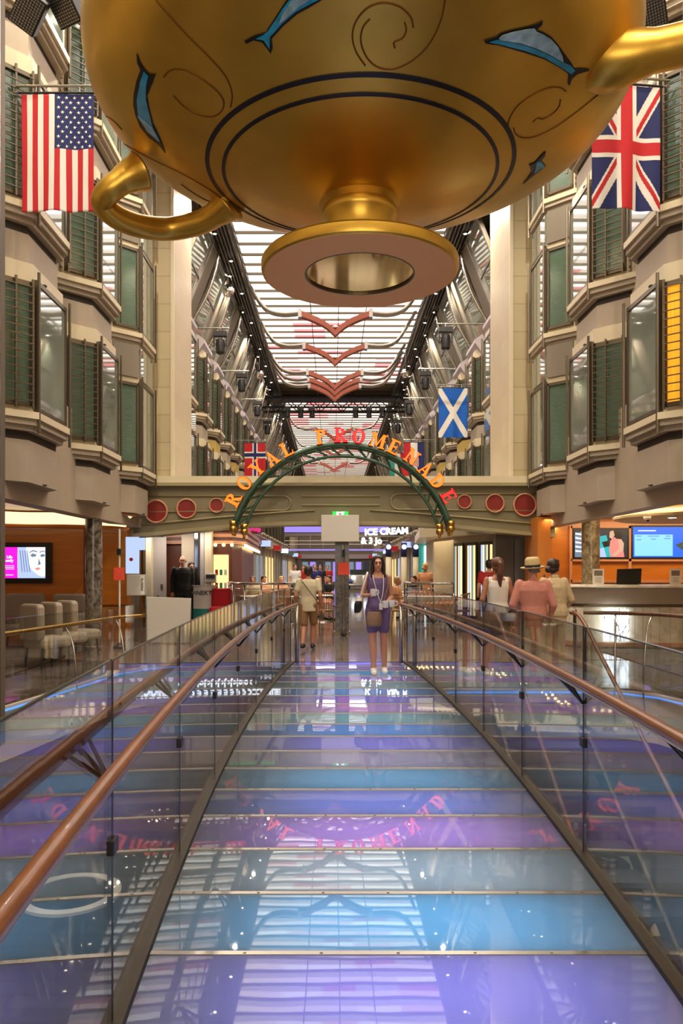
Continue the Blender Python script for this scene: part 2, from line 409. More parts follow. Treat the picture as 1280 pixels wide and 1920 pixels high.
XL = XC-4.7; XR = XC+4.7
FB = 2.62
def wall_side(s):
    X0 = XC+s*4.62; X1 = XC+s*5.0
    a, b = min(X0, X1), max(X0, X1)
    mb = MB(); mb.box(a, b, -6, 17.4, FB, 11.3); mb.box(a, b, 17.4, 96, 2.9, 11.3)
    return mb
struct(wall_side(-1).build('wall_left', 'beige')); struct(wall_side(1).build('wall_right', 'beige'))
struct(MB().box(-12, 12, 96, 96.3, 0, 12).build('wall_back', 'taupe'))
struct(MB().box(-12, 12, -6.3, -6, -3.3, 11.3).build('wall_rear', 'beige'))
# lower side walls beyond the beam are shopfronts, built as things further down; solid backing walls here
struct(MB().box(-12, -9, -6, 96, 0, 2.9).build('wall_outer_left', 'warmlit'))
struct(MB().box(9, 12, -6, 96, 0, 2.9).build('wall_outer_right', 'warmlit'))

# ------------------------------------------------------------------ window bays
def bay_poly(s, e=0., fx=0.):
    p = [(-.66, -.66-e), (fx+e, -.02-e*.4), (fx+e, 1.12+e*.4), (-.66, 1.78+e)]
    p = [(s*-1*x, y) for x, y in p]           # s=-1 left wall: +x is inward
    return p if s < 0 else p[::-1]
def bay(s, kind):
    r = empty('window')
    sx = -s
    MB().prism(bay_poly(s, -.03), -.03, 1.92).build('bay_casing', 'cream', r)
    MB().prism(bay_poly(s, .07), -.12, -.03).build('ledge', 'cream', r)
    mb = MB(); mb.prism(bay_poly(s, .03), -.2, -.12); mb.prism(bay_poly(s, -.03), -.27, -.2); mb.build('ledge_moulding', 'mauve', r)
    MB().prism(bay_poly(s, -.12), -.38, -.27).build('shadow_gap', 'shadow', r)
    def X(a, b): return (min(sx*a, sx*b), max(sx*a, sx*b))
    x0, x1 = X(-.02, .012)
    fr = MB()
    fr.box(*X(-.02, .03), .0, .06, 0, 1.72); fr.box(*X(-.02, .03), 1.04, 1.1, 0, 1.72); fr.box(*X(-.02, .03), .06, 1.04, 1.66, 1.72); fr.box(*X(-.02, .03), .06, 1.04, .0, .05)
    fr.build('frame', 'bronze', r)
    MB().box(x0, x1, .06, 1.04, .05, 1.66).build('pane', 'pane', r)
    rods = MB()
    for y in (-.03, 1.13): rods.tube([(sx*.06, y, -.3), (sx*.06, y, 1.8)], .022, 6)
    rods.build('corner_rod', 'bronze', r)
    # camera-facing diagonal, mapped with T: u along diagonal 0..1, w outwards
    A = Vector((sx*-.6, -.6, 0)); B = Vector((sx*0, 0, 0)); d = (B-A); n = Vector((d.y, -d.x, 0)).normalized()
    if n.y > 0: n = -n
    def T(u, wv, z): return A+d*u+n*wv+Vector((0, 0, z))
    def dbox(mb, u0, u1, w0, w1, z0, z1):
        vs = [T(u, wv, z) for z in (z0, z1) for wv in (w0, w1) for u in (u0, u1)]
        mb.add(vs, [(0, 2, 3, 1), (4, 5, 7, 6), (0, 1, 5, 4), (2, 6, 7, 3), (0, 4, 6, 2), (1, 3, 7, 5)])
    g = MB(); dbox(g, .34, .9, -.02, .02, .08, 1.6); g.build('side_pane', 'amber' if kind == 'lit' else 'green', r)
    f = MB(); dbox(f, .3, .35, -.02, .05, .04, 1.66); dbox(f, .89, .94, -.02, .05, .04, 1.66); dbox(f, .3, .94, -.02, .05, 1.6, 1.66); dbox(f, .3, .94, -.02, .05, .04, .09)
    f.build('side_frame', 'bronze', r)
    if kind != 'plain':
        lv = MB()
        for k in range(15): dbox(lv, .31, .93, .09, .105, .1+k*.105, .114+k*.105)
        for u in (.33, .66, .92): dbox(lv, u-.015, u+.015, .07, .1, .0, 1.68)
        lv.build('window_grille', 'bronze', r)
    rv = MB()
    dbox(rv, .2, .24, 0, .03, 0, 1.8)
    for k in range(16): dbox(rv, .205, .235, .03, .05, .06+k*.11, .09+k*.11)
    rv.build('riveted_strip', 'bronze', r)
    # back diagonal pane too
    if kind == 'plain':
        mb = MB(); dbox(mb, .3, .96, -.02, .02, 1.78, 2.42); mb.build('infill_panel', 'taupe', r)
        MB().box(*X(-.02, .012), .06, 1.04, 1.78, 2.4).build('upper_pane', 'pane', r)
        mb = MB(); mb.prism(bay_poly(s, -.03), 1.9, 2.45); mb.build('upper_casing', 'cream', r)
    return r
def bay_box(s, parent, m='mauve'):
    MB().prism(bay_poly(s, -.1), -.93, -.38).build('planter_box', m, parent)
    mb = MB(); mb.box(-.02, .02, .3, .36, -.95, -.93); mb.build('vent', 'shadow', parent)

wn = [0]
def place_bay(proto, s, y, lev):
    o = copy_tree(proto); wn[0] += 1; o.name = 'window_%d' % wn[0]; o['kind'] = 'structure'
    o.location = (XC+s*4.1, y, EH+2.08+2.7*lev); return o
protos = {}
for s in (-1, 1):
    for k in ('louvre', 'plain', 'lit'):
        p = bay(s, k)
        if k != 'plain': bay_box(s, p)
        protos[(s, k)] = p
    p = bay(s, 'plain')
    bay_box(s, p); protos[(s, 'plainbox')] = p
    p = bay(s, 'louvre'); bay_box(s, p, 'lilac'); protos[(s, 'top')] = p
    p = bay(s, 'louvre'); bay_box(s, p, 'yellow'); protos[(s, 'yellow')] = p
for s in (-1, 1):
    for k in range(-2, 3):
        y = 10.0+2.7*k
        for lev in range(3):
            if k < 0 and lev == 0 and k < -1: continue
            kind = 'louvre' if k < 2 else ('plainbox' if lev == 0 else 'plain')
            if s == 1 and k == 0 and lev == 0: kind = 'lit'
            place_bay(protos[(s, kind)], s, y, lev)
    for k in range(18):
        y = 20.6+2.7*k
        for lev in range(2):
            place_bay(protos[(s, 'plainbox' if k == 0 and lev == 0 else ('top' if lev == 2 else ('yellow' if (k+lev) % 2 and lev < 2 else 'louvre')))], s, y, lev)
for p in protos.values():
    for c in list(p.children): bpy.data.objects.remove(c)
    bpy.data.objects.remove(p)

# slanted upper windows beyond the pillars, one per bay
def slant(s):
    r = empty('window')
    A = Vector((s*4.5, 0, 8.75)); B = Vector((s*3.66, 0, 10.95)); d = B-A; nn = Vector((-d.z, 0, d.x)).normalized()*(1 if s > 0 else -1)
    def q(mb, u0, u1, y0, y1, w0, w1):
        vs = [A+d*u+Vector((0, y, 0))+nn*wv for wv in (w0, w1) for y in (y0, y1) for u in (u0, u1)]
        mb.add(vs, [(0, 2, 3, 1), (4, 5, 7, 6), (0, 1, 5, 4), (2, 6, 7, 3), (0, 4, 6, 2), (1, 3, 7, 5)])
    mb = MB(); q(mb, .04, .96, .08, 1.62, .0, .03); mb.build('pane', 'pane', r)
    mb = MB(); q(mb, 0, 1, 0, .08, -.02, .08); q(mb, 0, 1, 1.62, 1.7, -.02, .08); q(mb, 0, .04, .08, 1.62, -.02, .08); q(mb, .96, 1, .08, 1.62, -.02, .08); q(mb, .5, .52, .08, 1.62, -.0, .06); mb.build('frame', 'steel', r)
    mb = MB(); q(mb, -.02, 1, 1.75, 2.65, -.02, .02); mb.build('infill_panel', 'taupe', r)
    pts = [A+d*u+Vector((0, 2.2, 0))+nn*(.12+.16*math.sin(PI*u)) for u in [i/8 for i in range(9)]]
    MB().tube(pts, .045, 8).build('rib_tube', 'chrome', r, True)
    mb = MB(); x0, x1, x2 = s*4.5, s*4.08, s*4.5
    P8 = [(x0, 8.75), (x1, 8.45), (x1, 8.35), (x2, 7.75)]
    mb.prismY(P8 if s < 0 else P8[::-1], .1, 1.6); mb.build('triangular_box', 'lilac', r)
    return r
for s in (-1, 1):
    pr = slant(s)
    for k in range(18):
        o = copy_tree(pr); wn[0] += 1; o.name = 'window_%d' % wn[0]; o['kind'] = 'structure'; o.location = (XC, 20.2+2.7*k, 0)
    for c in list(pr.children): bpy.data.objects.remove(c)
    bpy.data.objects.remove(pr)
# fascia under the bays, both sides
for s in (-1, 1):
    mb = MB()
    a, b = sorted((XC+s*4.42, XC+s*4.7))
    mb.box(a, b, -6, 16.8, 2.42, 4.1)
    struct(mb.build('trim_%d' % (3 if s < 0 else 4), 'mauve'))

# pillars
for s in (-1, 1):
    a, b = sorted((XC+s*3.78, XC+s*4.9))
    m1 = MB().box(a, b, 17.05, 19.3, 3.45, 11.3)
    o = m1.build('wall_pillar', ['pillar', 'pillarside'])
    for p in o.data.polygons: p.material_index = 1 if abs(p.normal.x) > .5 else 0
    struct(o)
    x0, x1 = sorted((XC+s*3.75, XC+s*3.82))
    struct(MB().box(x0, x1, 17.02, 17.12, 3.45, 11.3).build('trim_%d' % (6 if s < 0 else 7), 'cream'))

# ------------------------------------------------------------------ ceiling
CZ = 11.0
cb = MB()
cb.box(XC-3.05, XC+3.05, -6, 96, CZ+.25, CZ+.4); cb.box(XC-5, XC-3.0, -6, 96, CZ+.1, CZ+.3); cb.box(XC+3.0, XC+5, -6, 96, CZ+.1, CZ+.3)
struct(cb.build('ceiling', 'ceilblack'))
rnd = random.Random(3)
t = thing('luminous_ceiling', 'glowing white and pink slatted ceiling panels running down the promenade', 'ceiling light', (XC, 0, CZ))
groups = {'e_ceilsoft': MB(), 'e_softpink': MB(), 'e_ceil': MB(), 'e_ceilpink': MB(), 'e_ceilred': MB(), 'e_ceilwarm': MB()}
bars = MB(); y = -5.5; row = 0
while y < 92:
    if not (38.6 < y < 42.5):
        for i, (xa, xb) in enumerate([(-2.95, -1.75), (-1.75, -.5), (-.5, .5), (.5, 1.75), (1.75, 2.95)]):
            for j in range(2):
                r = rnd.random(); hot = max(0, math.sin(y*.42+i*1.3))*.22
                if j: r += .0
                m_ = ('e_softpink' if r < .06+hot*2 else 'e_ceilsoft') if j else 'e_ceilred' if r < hot*.45 else 'e_ceilpink' if r < hot+.10 else 'e_ceilwarm' if r < .55 else 'e_ceil'
                ya = y+.04+j*.40
                groups[m_].add([(xa, ya, .0), (xb, ya, .0), (xb, ya+(.38 if j == 0 else .27), .03), (xa, ya+(.38 if j == 0 else .27), .03), (xa, ya, .06), (xb, ya, .06), (xb, ya+(.38 if j == 0 else .27), .08), (xa, ya+(.38 if j == 0 else .27), .08)], [(0, 3, 2, 1), (4, 5, 6, 7), (0, 1, 5, 4), (2, 3, 7, 6), (0, 4, 7, 3), (1, 2, 6, 5)])
    bars.box(-3.0, 3.0, y-.035, y+.01, -.045, .12)
    y += .75; row += 1
for k, g in groups.items():
    o = g.build('glowing_slats', k, t); o['kind'] = 'stuff'
bars.build('cross_bars', 'bronze', t)['kind'] = 'stuff'
MB().box(-2.98, 2.98, -5.5, 92, .14, .17).build('backing', 'whitepaint', t)
lb = MB()
for x in (-1.0, 0, 1.0): lb.box(x-.015, x+.015, -5.5, 92, -.1, -.06)
for x in (-3.0, 3.0): lb.tube([(x, -5.5, -.08), (x, 92, -.08)], .06, 8)
lb.build('long_rail', 'bronze', t)
for s in (-1, 1):
    gr = MB()
    for k in range(7):
        x = XC+s*(3.12+k*.1); gr.box(x-.018, x+.018, -6, 92, CZ-.02, CZ+.06)
    tag(gr.build('ceiling_grille', 'bronze'), ('left' if s < 0 else 'right')+' dark slatted strip beside the glowing ceiling', 'ceiling grille')
    # sloped cornice panels between facade top and ceiling
    for k in range(2):
        y0 = 17.2+k*52
        pts = smoothline([(XC+s*4.62, 9.95), (XC+s*4.45, 10.55), (XC+s*4.1, 10.85), (XC+s*3.85, 10.95)], 4)
        mb = MB()
        for a, b in zip(pts[:-1], pts[1:]):
            mb.add([(a[0], y0, a[1]), (b[0], y0, b[1]), (b[0], y0+2.4, b[1]), (a[0], y0+2.4, a[1]), (a[0], y0, a[1]+.04), (b[0], y0, b[1]+.04), (b[0], y0+2.4, b[1]+.04), (a[0], y0+2.4, a[1]+.04)], [(0, 1, 2, 3), (7, 6, 5, 4), (0, 4, 5, 1), (2, 6, 7, 3), (1, 5, 6, 2), (0, 3, 7, 4)])
        tag(mb.build('cornice_panel', 'redwood'), 'red-brown curved wood panel between %s facade top and ceiling' % ('left' if s < 0 else 'right'), 'wall panel', 'wood cornice panels on the %s side' % ('left' if s < 0 else 'right'))
# downlights
dl0 = thing('downlight', 'small round downlight in the dark strip beside the left ceiling edge', 'ceiling light', (0, 0, 0), 0, 'downlights in the left ceiling strip')
MB().lathe([(.045, -.0), (.075, -.0), (.08, .05), (.05, .05)], n=16, close=True).build('trim_ring', 'chrome', dl0)
MB().lathe([(.0, .02), (.05, .02), (.05, .04), (0, .04)], n=16).build('bulb', 'e_down', dl0)
first = True
for s in (-1, 1):
    for k in range(28):
        y = 7.5+k*1.55+(.35 if k % 3 == 1 else 0)
        o = dl0 if first else copy_tree(dl0); first = False
        o.location = (XC+s*(3.32+.2*(k % 2)), y, CZ-.06)
        if s > 0:
            o['label'] = 'small round downlight in the dark strip beside the right ceiling edge'; o['group'] = 'downlights in the right ceiling strip'
# steel ribs and wooden chevrons
def chevron(y, label, scale=1, H=8.0):
    t = thing('ceiling_rib', label, 'ceiling rib', (XC-.12, y, EH+H))
    wd = MB()
    for s in (-1, 1):
        sec = [(0, 0, .0), (s*.35*scale, 0, .30), (s*.8*scale, 0, .52), (s*1.2*scale, 0, .66)]
        pts = smoothline(sec, 4)
        prev = None
        for a, b in zip(pts[:-1], pts[1:]):
            wd.add([(a.x, -.14, a.z-.09), (b.x, -.14, b.z-.09), (b.x, .14, b.z-.09), (a.x, .14, a.z-.09), (a.x, -.14, a.z+.1), (b.x, -.14, b.z+.1), (b.x, .14, b.z+.1), (a.x, .14, a.z+.1)], [(0, 3, 2, 1), (4, 5, 6, 7), (0, 1, 5, 4), (2, 3, 7, 6), (0, 4, 7, 3), (1, 2, 6, 5)])
    wd.build('wooden_chevron', 'redwood', t)
    for s in (-1, 1):
        cl = MB(); cl.box(s*1.2*scale-.06, s*1.2*scale+.06, -.16, .16, .53, .82); cl.build('clamp', 'steel', t)
        path = smoothline([(s*1.2*scale, 0, .70), (s*1.8, 0, .66), (s*2.3, 0, .8), (s*2.65, 0, 1.2), (s*2.85, -.3, 1.5), (s*2.95, -1.5, 1.5)], 6)
        MB().tube([p+Vector((0, -.1, 0)) for p in path], .06, 8).build('steel_tube', 'steel', t, True)
        MB().tube([p+Vector((0, .1, 0)) for p in path], .06, 8).build('steel_tube', 'steel', t, True)
    mb = MB(); mb.ell((0, 0, .22), (.12, .12, .07)); mb.build('boss', 'chrome', t, True)
    return t
for y, lb_ in ((25.9, 'nearest wooden chevron rib, hanging largest under the glowing ceiling'), (29.6, 'second wooden chevron rib under the ceiling, just past the nearest'),
             (33.6, 'third wooden chevron rib, topmost of the close stack of three'), (34.8, 'fourth wooden chevron rib, middle of the close stack of three'),
             (36.0, 'fifth wooden chevron rib, lowest of the close stack of three'), (47, 'wooden chevron rib just beyond the black lighting truss, behind the sign letters'),
             (54, 'small far wooden chevron rib seen through the green arch'), (62, 'farthest tiny wooden chevron rib seen low through the green arch')):
    chevron(y, lb_)
# black truss across the atrium
t = thing('lighting_truss', 'black lighting truss spanning the promenade below the glowing ceiling', 'truss', (XC, 40.4, 10.1))
for dz in (0, .55):
    for dy in (0, 1.2): MB().tube([(-3.95, dy, dz), (3.95, dy, dz)], .06, 8).build('chord', 'blackmetal', t)
mb = MB()
for k in range(13):
    x = -3.9+k*.6
    for dy in (0, 1.2): mb.bar((x, dy, 0 if k % 2 else .55), (x+.6, dy, .55 if k % 2 else 0), .05)
    mb.bar((x, 0, 0), (x, 1.2, 0), .04)
mb.build('bracing', 'blackmetal', t)
MB().box(-3.8, 3.8, .1, 1.1, .5, .62).build('top_plate', 'black', t)
for k, x in enumerate((-2.6, -1.9, -1.3, 1.0, 1.7, 2.4)):
    mb = MB(); mb.box(-.16, .16, -.12, .12, -.1, .1); mb.tube([(0, 0, -.1), (0, -.08, -.45)], [.12, .15], 10)
    o = mb.build('stage_lamp', 'black'); o.location = (XC+x, 40.3, 10.0); tag(o, 'small black stage lamp clamped under the black lighting truss', 'lamp', 'lamps on the lighting truss')
# ------------------------------------------------------------------ beam with arch sign
BY = 16.8
def bx(px, y=BY): return (px-VX)/F*y
def bz(py, y=BY): return EH+(VY-py)/F*y
t = thing('arched_beam', 'wide olive-grey arched beam with red round insets spanning the promenade', 'beam', (0, BY, 0))
top = bz(905)
bot = [(x, z) for x, z in [(bx(250), bz(1006)), (bx(300), bz(1002)), (bx(370), bz(995)), (bx(440), bz(988)), (bx(520), bz(984)), (bx(640), bz(982)), (bx(760), bz(984)), (bx(840), bz(988)), (bx(910), bz(995)), (bx(980), bz(1002)), (bx(1040), bz(1006))]]
MB().prismY(bot+[(bx(1040), top), (bx(250), top)], 0, .5).build('web', 'beam', t)
MB().box(bx(272), bx(1003), -.14, .5, bz(912), bz(906)).build('flange', 'beamtrim', t)
MB().box(bx(272), bx(1003), -.05, 2.6, bz(906), bz(893)).build('ledge', 'cream', t)
MB().box(bx(245), bx(1045), .5, 2.6, bz(975), bz(906)).build('slab', 'taupe', t)
mb = MB()
for k in range(len(bot)-1):
    a, b = bot[k], bot[k+1]
    mb.add([(a[0], -.12, a[1]-.02), (b[0], -.12, b[1]-.02), (b[0], .5, b[1]-.02), (a[0], .5, a[1]-.02), (a[0], -.12, a[1]+.06), (b[0], -.12, b[1]+.06), (b[0], .5, b[1]+.06), (a[0], .5, a[1]+.06)], [(0, 3, 2, 1), (4, 5, 6, 7), (0, 1, 5, 4), (2, 3, 7, 6), (0, 4, 7, 3), (1, 2, 6, 5)])
mb.build('lower_flange', 'beamtrim', t)
l2 = [(px, py-22+abs(px-640)*.012) for px, py in ((262, 1001), (330, 996), (400, 990), (460, 986), (530, 981), (590, 978))]
for sg in (0, 1):
    pts = [Vector((bx(p if not sg else 1283-p), -.02, bz(q))) for p, q in l2]
    MB().tube(pts, .022, 6).build('moulding', 'beamtrim', t, True)
def pill(x0, x1, y0, y1, flip):
    pts = []
    h = (y1-y0)/2; cy = (y0+y1)/2
    if not flip: pts = [(x0, y0), (x1-h, y0)]+[(x1-h+h*math.sin(a), cy-h*math.cos(a)) for a in [PI*i/8 for i in range(1, 8)]]+[(x1-h, y1), (x0, y1+3)]
    else: pts = [(x1, y0), (x0+h, y0)]+[(x0+h-h*math.sin(a), cy-h*math.cos(a)) for a in [PI*i/8 for i in range(1, 8)]]+[(x0+h, y1), (x1, y1+3)]
    MB().tube([Vector((bx(a), -.015, bz(b))) for a, b in pts], .02, 6).build('moulding', 'beamtrim', t, True)
pill(275, 545, 930, 957, False); pill(732, 1003, 926, 955, True)
for y in (930, 947): MB().tube([(bx(566), -.015, bz(y)), (bx(711), -.015, bz(y))], .02, 6).build('moulding', 'beamtrim', t)
for px, py, r in ((293, 959, 20), (350, 954, 17), (406.5, 948, 12.5), (870, 941, 12), (927, 944, 16), (983, 947, 20)):
    R = r/F*BY; M4 = Matrix.Rotation(PI/2, 4, 'X'); c = (bx(px), -.01, bz(py))
    MB().lathe([(0, 0), (R, 0), (R, .02), (0, .02)], c, 32, M4=M4).build('red_disc', 'redinset', t)
    MB().lathe([(R*.95, 0), (R*1.12, 0), (R*1.12, .05), (R*1.03, .06), (R*.95, .04)], c, 32, M4=M4, close=True).build('disc_rim', 'rim', t, True)
# arch
AY = 16.0
ac = Vector((bx(641, AY), 0, bz(1044, AY))); AR = 211/F*AY
t = thing('arch_sign', 'green tubular arch carrying glowing orange ROYAL PROMENADE letters', 'sign', (ac.x, AY, ac.z))
def arc(R, a0, a1, n=32, dy=0, dz=0): return [Vector((R*math.sin(a), dy, R*math.cos(a)+dz)) for a in [math.radians(a0+(a1-a0)*i/n) for i in range(n+1)]]
for dy in (0, .3): MB().tube(arc(AR, -74, 74, dy=dy), .055, 10).build('outer_tube', 'archgreen', t, True)
MB().tube(arc(AR*.905, -73, 73, dy=.15), .035, 8).build('inner_tube', 'archgreen', t, True)
mb = MB(); A1 = arc(AR, -74, 74, 20); A3 = arc(AR, -74, 74, 20, dy=.3); A2 = arc(AR*.905, -73, 73, 20, dy=.15)
for i in range(20):
    mb.bar(A1[i], A2[i+1], .025); mb.bar(A2[i+1], A3[i], .025); mb.bar(A1[i], A3[i], .02)
mb.build('lattice', 'archgreen', t)
for s in (-1, 1):
    for R, dy in ((AR, 0), (AR, .3), (AR*.905, .15)):
        a = math.radians(75.5*s); c = Vector((R*math.sin(a), dy, R*math.cos(a)))
        mb = MB(); mb.ell(c, (.085, .085, .085), 12); mb.tube([c+Vector((0, 0, .05)), c+Vector((0, 0, .16))], [.07, .085], 10); mb.ell(c-Vector((0, 0, .1)), (.035, .035, .05), 8)
        mb.build('finial', 'brass', t, True)
    mb = MB(); mb.bar((s*AR*.95, .15, .62), (s*AR*.97, BY-AY+.03, .66), .05); mb.build('wall_bracket', 'archgreen', t)
def glyph(ch):
    mb = MB(); D = .1
    def q(pts): mb.prismY([(x-.38, z-.5) for x, z in pts], -D/2, D/2)
    def r(x0, z0, x1, z1): q([(x0, z0), (x1, z0), (x1, z1), (x0, z1)])
    def ring(cx, cz, ro, rzo, ri, rzi, a0, a1):
        n = 14
        for i in range(n):
            a = math.radians(a0+(a1-a0)*i/n); b = math.radians(a0+(a1-a0)*(i+1)/n)
            q([(cx+ri*math.cos(a), cz+rzi*math.sin(a)), (cx+ro*math.cos(a), cz+rzo*math.sin(a)), (cx+ro*math.cos(b), cz+rzo*math.sin(b)), (cx+ri*math.cos(b), cz+rzi*math.sin(b))])
    if ch in 'RPLEDNM':
        if ch not in 'NM': r(.1, 0, .32, 1); r(0, 0, .42, .09); r(0, .91, .4, 1)
    if ch in 'RP': ring(.32, .74, .38, .26, .17, .16, -90, 90)
    if ch == 'R': q([(.34, .5), (.5, .52), (.84, 0), (.58, 0)]); r(.56, 0, .9, .08)
    if ch == 'D': ring(.3, .5, .48, .5, .25, .4, -90, 90)
    if ch == 'O': ring(.4, .5, .42, .52, .2, .43, 0, 360)
    if ch == 'L': r(.3, 0, .72, .1); q([(.62, .08), (.72, .08), (.72, .32)])
    if ch == 'E': r(.3, 0, .74, .1); r(.3, .9, .7, 1); r(.3, .46, .55, .55); q([(.62, .08), (.74, .08), (.74, .3)]); q([(.6, .92), (.7, .72), (.7, .92)]); r(.52, .36, .58, .65)
    if ch == 'N': r(.08, 0, .18, 1); r(.64, 0, .74, 1); q([(.08, 1), (.3, 1), (.74, 0), (.56, 0)]); r(-.02, 0, .3, .08); r(.52, .92, .86, 1); r(-.02, .92, .2, 1)
    if ch == 'M': r(.02, 0, .12, 1); r(.7, 0, .92, 1); q([(.02, 1), (.26, 1), (.5, .1), (.38, .1)]); q([(.72, 1), (.8, 1), (.48, .1), (.38, .1)]); r(-.08, 0, .24, .08); r(.6, 0, 1.02, .08); r(-.08, .92, .2, 1); r(.7, .92, 1.02, 1)
    if ch == 'A': q([(.08, 0), (.17, 0), (.44, .95), (.36, 1)]); q([(.54, 0), (.78, 0), (.46, 1), (.34, 1)]); r(.2, .28, .6, .36); r(-.04, 0, .28, .08); r(.46, 0, .88, .08)
    if ch == 'Y': r(.3, 0, .5, .5); r(.2, 0, .6, .08); q([(.3, .45), (.5, .45), (.26, 1), (.02, 1)]); q([(.36, .45), (.5, .45), (.82, 1), (.72, 1)]); r(-.06, .92, .34, 1); r(.6, .92, .92, 1)
    return mb
LP = [('R', 437.5, 938, 0), ('O', 458, 907, 0), ('Y', 482, 879, 0), ('A', 509, 861, 0), ('L', 537.5, 843, 0), ('P', 602, 820, 1), ('R', 637, 817, 2), ('O', 671.5, 819, 2),
      ('M', 706, 826.5, 1), ('E', 738, 839, 1), ('N', 771, 857, 0), ('A', 796.5, 880, 0), ('D', 819, 903, 1), ('E', 840, 931, 2)]
for ch, px, py, k in LP:
    g = glyph(ch); h = 25/F*AY
    lo = Vector((bx(px, AY)-ac.x, -.06, bz(py, AY)-ac.z)); ang = math.atan2(lo.x, lo.z)
    o = g.build('letter', 'letterback', t); o.location = lo; o.scale = (h*1.16, h, h*1.12); o.rotation_euler = (0, ang, 0)
    g2 = glyph(ch); fc = g2.build('letter_face', ('e_orange', 'e_orange', 'e_redletter')[k], o)
    fc.location = (0, -.09, 0); fc.scale = (.92, .6, .94)
    mb = MB(); mb.bar((lo.x, -.02, lo.z), (lo.x*.9, .0, lo.z*.9), .012); mb.build('letter_stem', 'blackmetal', t)
t = thing('exit_sign', 'small green lit EXIT sign on top of the blank white board', 'sign', P(638, 963, 16.6))
MB().box(-.17, .17, 0, .05, -.045, .045).build('housing', 'e_exit', t)
textpart('EXIT', .085, (0, -.006, 0), 'e_white', t, bold=.003)
t = thing('blank_board', 'blank white rectangular board hanging below the EXIT sign', 'board', P(637.5, 990.5, 16.5))
MB().box(-.41, .41, 0, .12, -.29, .29).build('board_face', 'white', t, bevel=.01)
MB().box(-.03, .03, .03, .09, .29, .34).build('hanger', 'steel', t)
# center column
t = thing('square_column', 'slim dark marble column with a chrome stanchion, below the EXIT sign', 'column', P(641, 1190, 17.7)*1)
t.location.z = 0
MB().box(-.16, .16, 0, .32, .06, 2.75).build('shaft', 'marble3', t)
MB().box(-.19, .19, -.03, .35, 0, .06).build('base', 'bronze', t)
t = thing('stanchion', 'chrome pole with a red notice plate in front of the centre column', 'sign post', (P(644, 1190, 17.3).x, 17.3, 0))
MB().tube([(0, 0, .05), (0, 0, 2.05)], .022, 10).build('pole', 'chrome', t)
MB().ell((0, 0, .04), (.07, .07, .05)).build('foot', 'black', t)
MB().box(-.13, .13, -.03, -.02, 1.38, 1.66).build('notice', 'e_orangeplate' if 'e_orangeplate' in M else 'redwood', t)
MB().box(-.03, .03, -.03, .02, 1.78, 1.95).build('sensor', 'black', t)

# ------------------------------------------------------------------ giant golden cup
CX, CY = 0.21, 6.0
t = cup = thing('hanging_cup', 'giant golden two-handled cup with dolphins hanging overhead', 'sculpture', (CX, CY, EH))
prof = smoothline([(0.0, 2.86, 0), (.3, 2.865, 0), (.62, 2.93, 0), (1.0, 3.06, 0), (1.2, 3.135, 0), (1.55, 3.265, 0), (1.85, 3.42, 0), (2.03, 3.62, 0), (2.085, 3.85, 0), (2.04, 4.12, 0), (1.95, 4.45, 0), (2.0, 4.72, 0), (1.93, 4.75, 0), (1.88, 4.5, 0), (1.95, 4.1, 0), (1.9, 3.75, 0), (1.6, 3.4, 0), (.8, 3.1, 0), (0.001, 3.0, 0)], 6)
prof = [(max(p[0], 1e-4), p[1]) for p in prof]
bowl = MB().lathe(prof, n=128).build('bowl', 'gold', t, True)
MB().lathe([(.255, 2.40), (.25, 2.5), (.255, 2.62), (.262, 2.72), (.29, 2.76), (.30, 2.79), (.29, 2.83), (.33, 2.88), (.1, 2.9), (.1, 2.4)], n=48, close=True).build('stem', 'gold', t, True, autos=35)
zb = 2.318
MB().lathe([(.43, zb+.02), (.43, zb), (.75, zb), (.765, zb+.008), (.772, zb+.03), (.772, zb+.075), (.76, zb+.092), (.74, zb+.1), (.26, zb+.13), (.26, zb+.11), (.42, zb+.05)], n=96, close=True).build('foot', 'gold', t, True, autos=30)
MB().lathe([(.425, zb-.002), (.745, zb-.002), (.745, zb+.004), (.425, zb+.004)], n=96, close=True).build('foot_face', 'goldpink', t, True, autos=30)
MB().lathe([(0.001, zb+.012), (.43, zb+.012), (.43, zb+.03), (0.001, zb+.03)], n=64).build('mirror_inset', 'mirror', t)
MB().lathe([(.42, zb-.004), (.432, zb-.004), (.432, zb+.014), (.42, zb+.014)], n=64, close=True).build('inset_rim', 'bronze', t)
bvh = BVHTree.FromPolygons([v.co[:] for v in bowl.data.vertices], [p.vertices[:] for p in bowl.data.polygons])
def hit(px, py, off=.006):
    d = P(px, py, 1)-Vector((0, 0, EH)); d.normalize()
    o = Vector((-CX, -CY, 0))       # camera in cup coordinates
    r = bvh.ray_cast(o, d)
    if r[0] is None: return None
    n = r[1] if r[1].dot(d) < 0 else -r[1]
    return r[0]+n*off
def ringpts(R):
    best = None
    for (r0, z0), (r1, z1) in zip(prof[:-1], prof[1:]):
        if r0 <= R <= r1: return z0+(z1-z0)*(R-r0)/(r1-r0)
for R, w_ in ((1.185, .030), (1.062, .024)):
    za, zb2 = ringpts(R-w_/2), ringpts(R+w_/2)
    MB().lathe([(R-w_/2, za-.007), (R+w_/2, zb2-.007), (R+w_/2, zb2+.02), (R-w_/2, za+.02)], n=128, close=True).build('black_band', 'navyblack', t, True, autos=30)
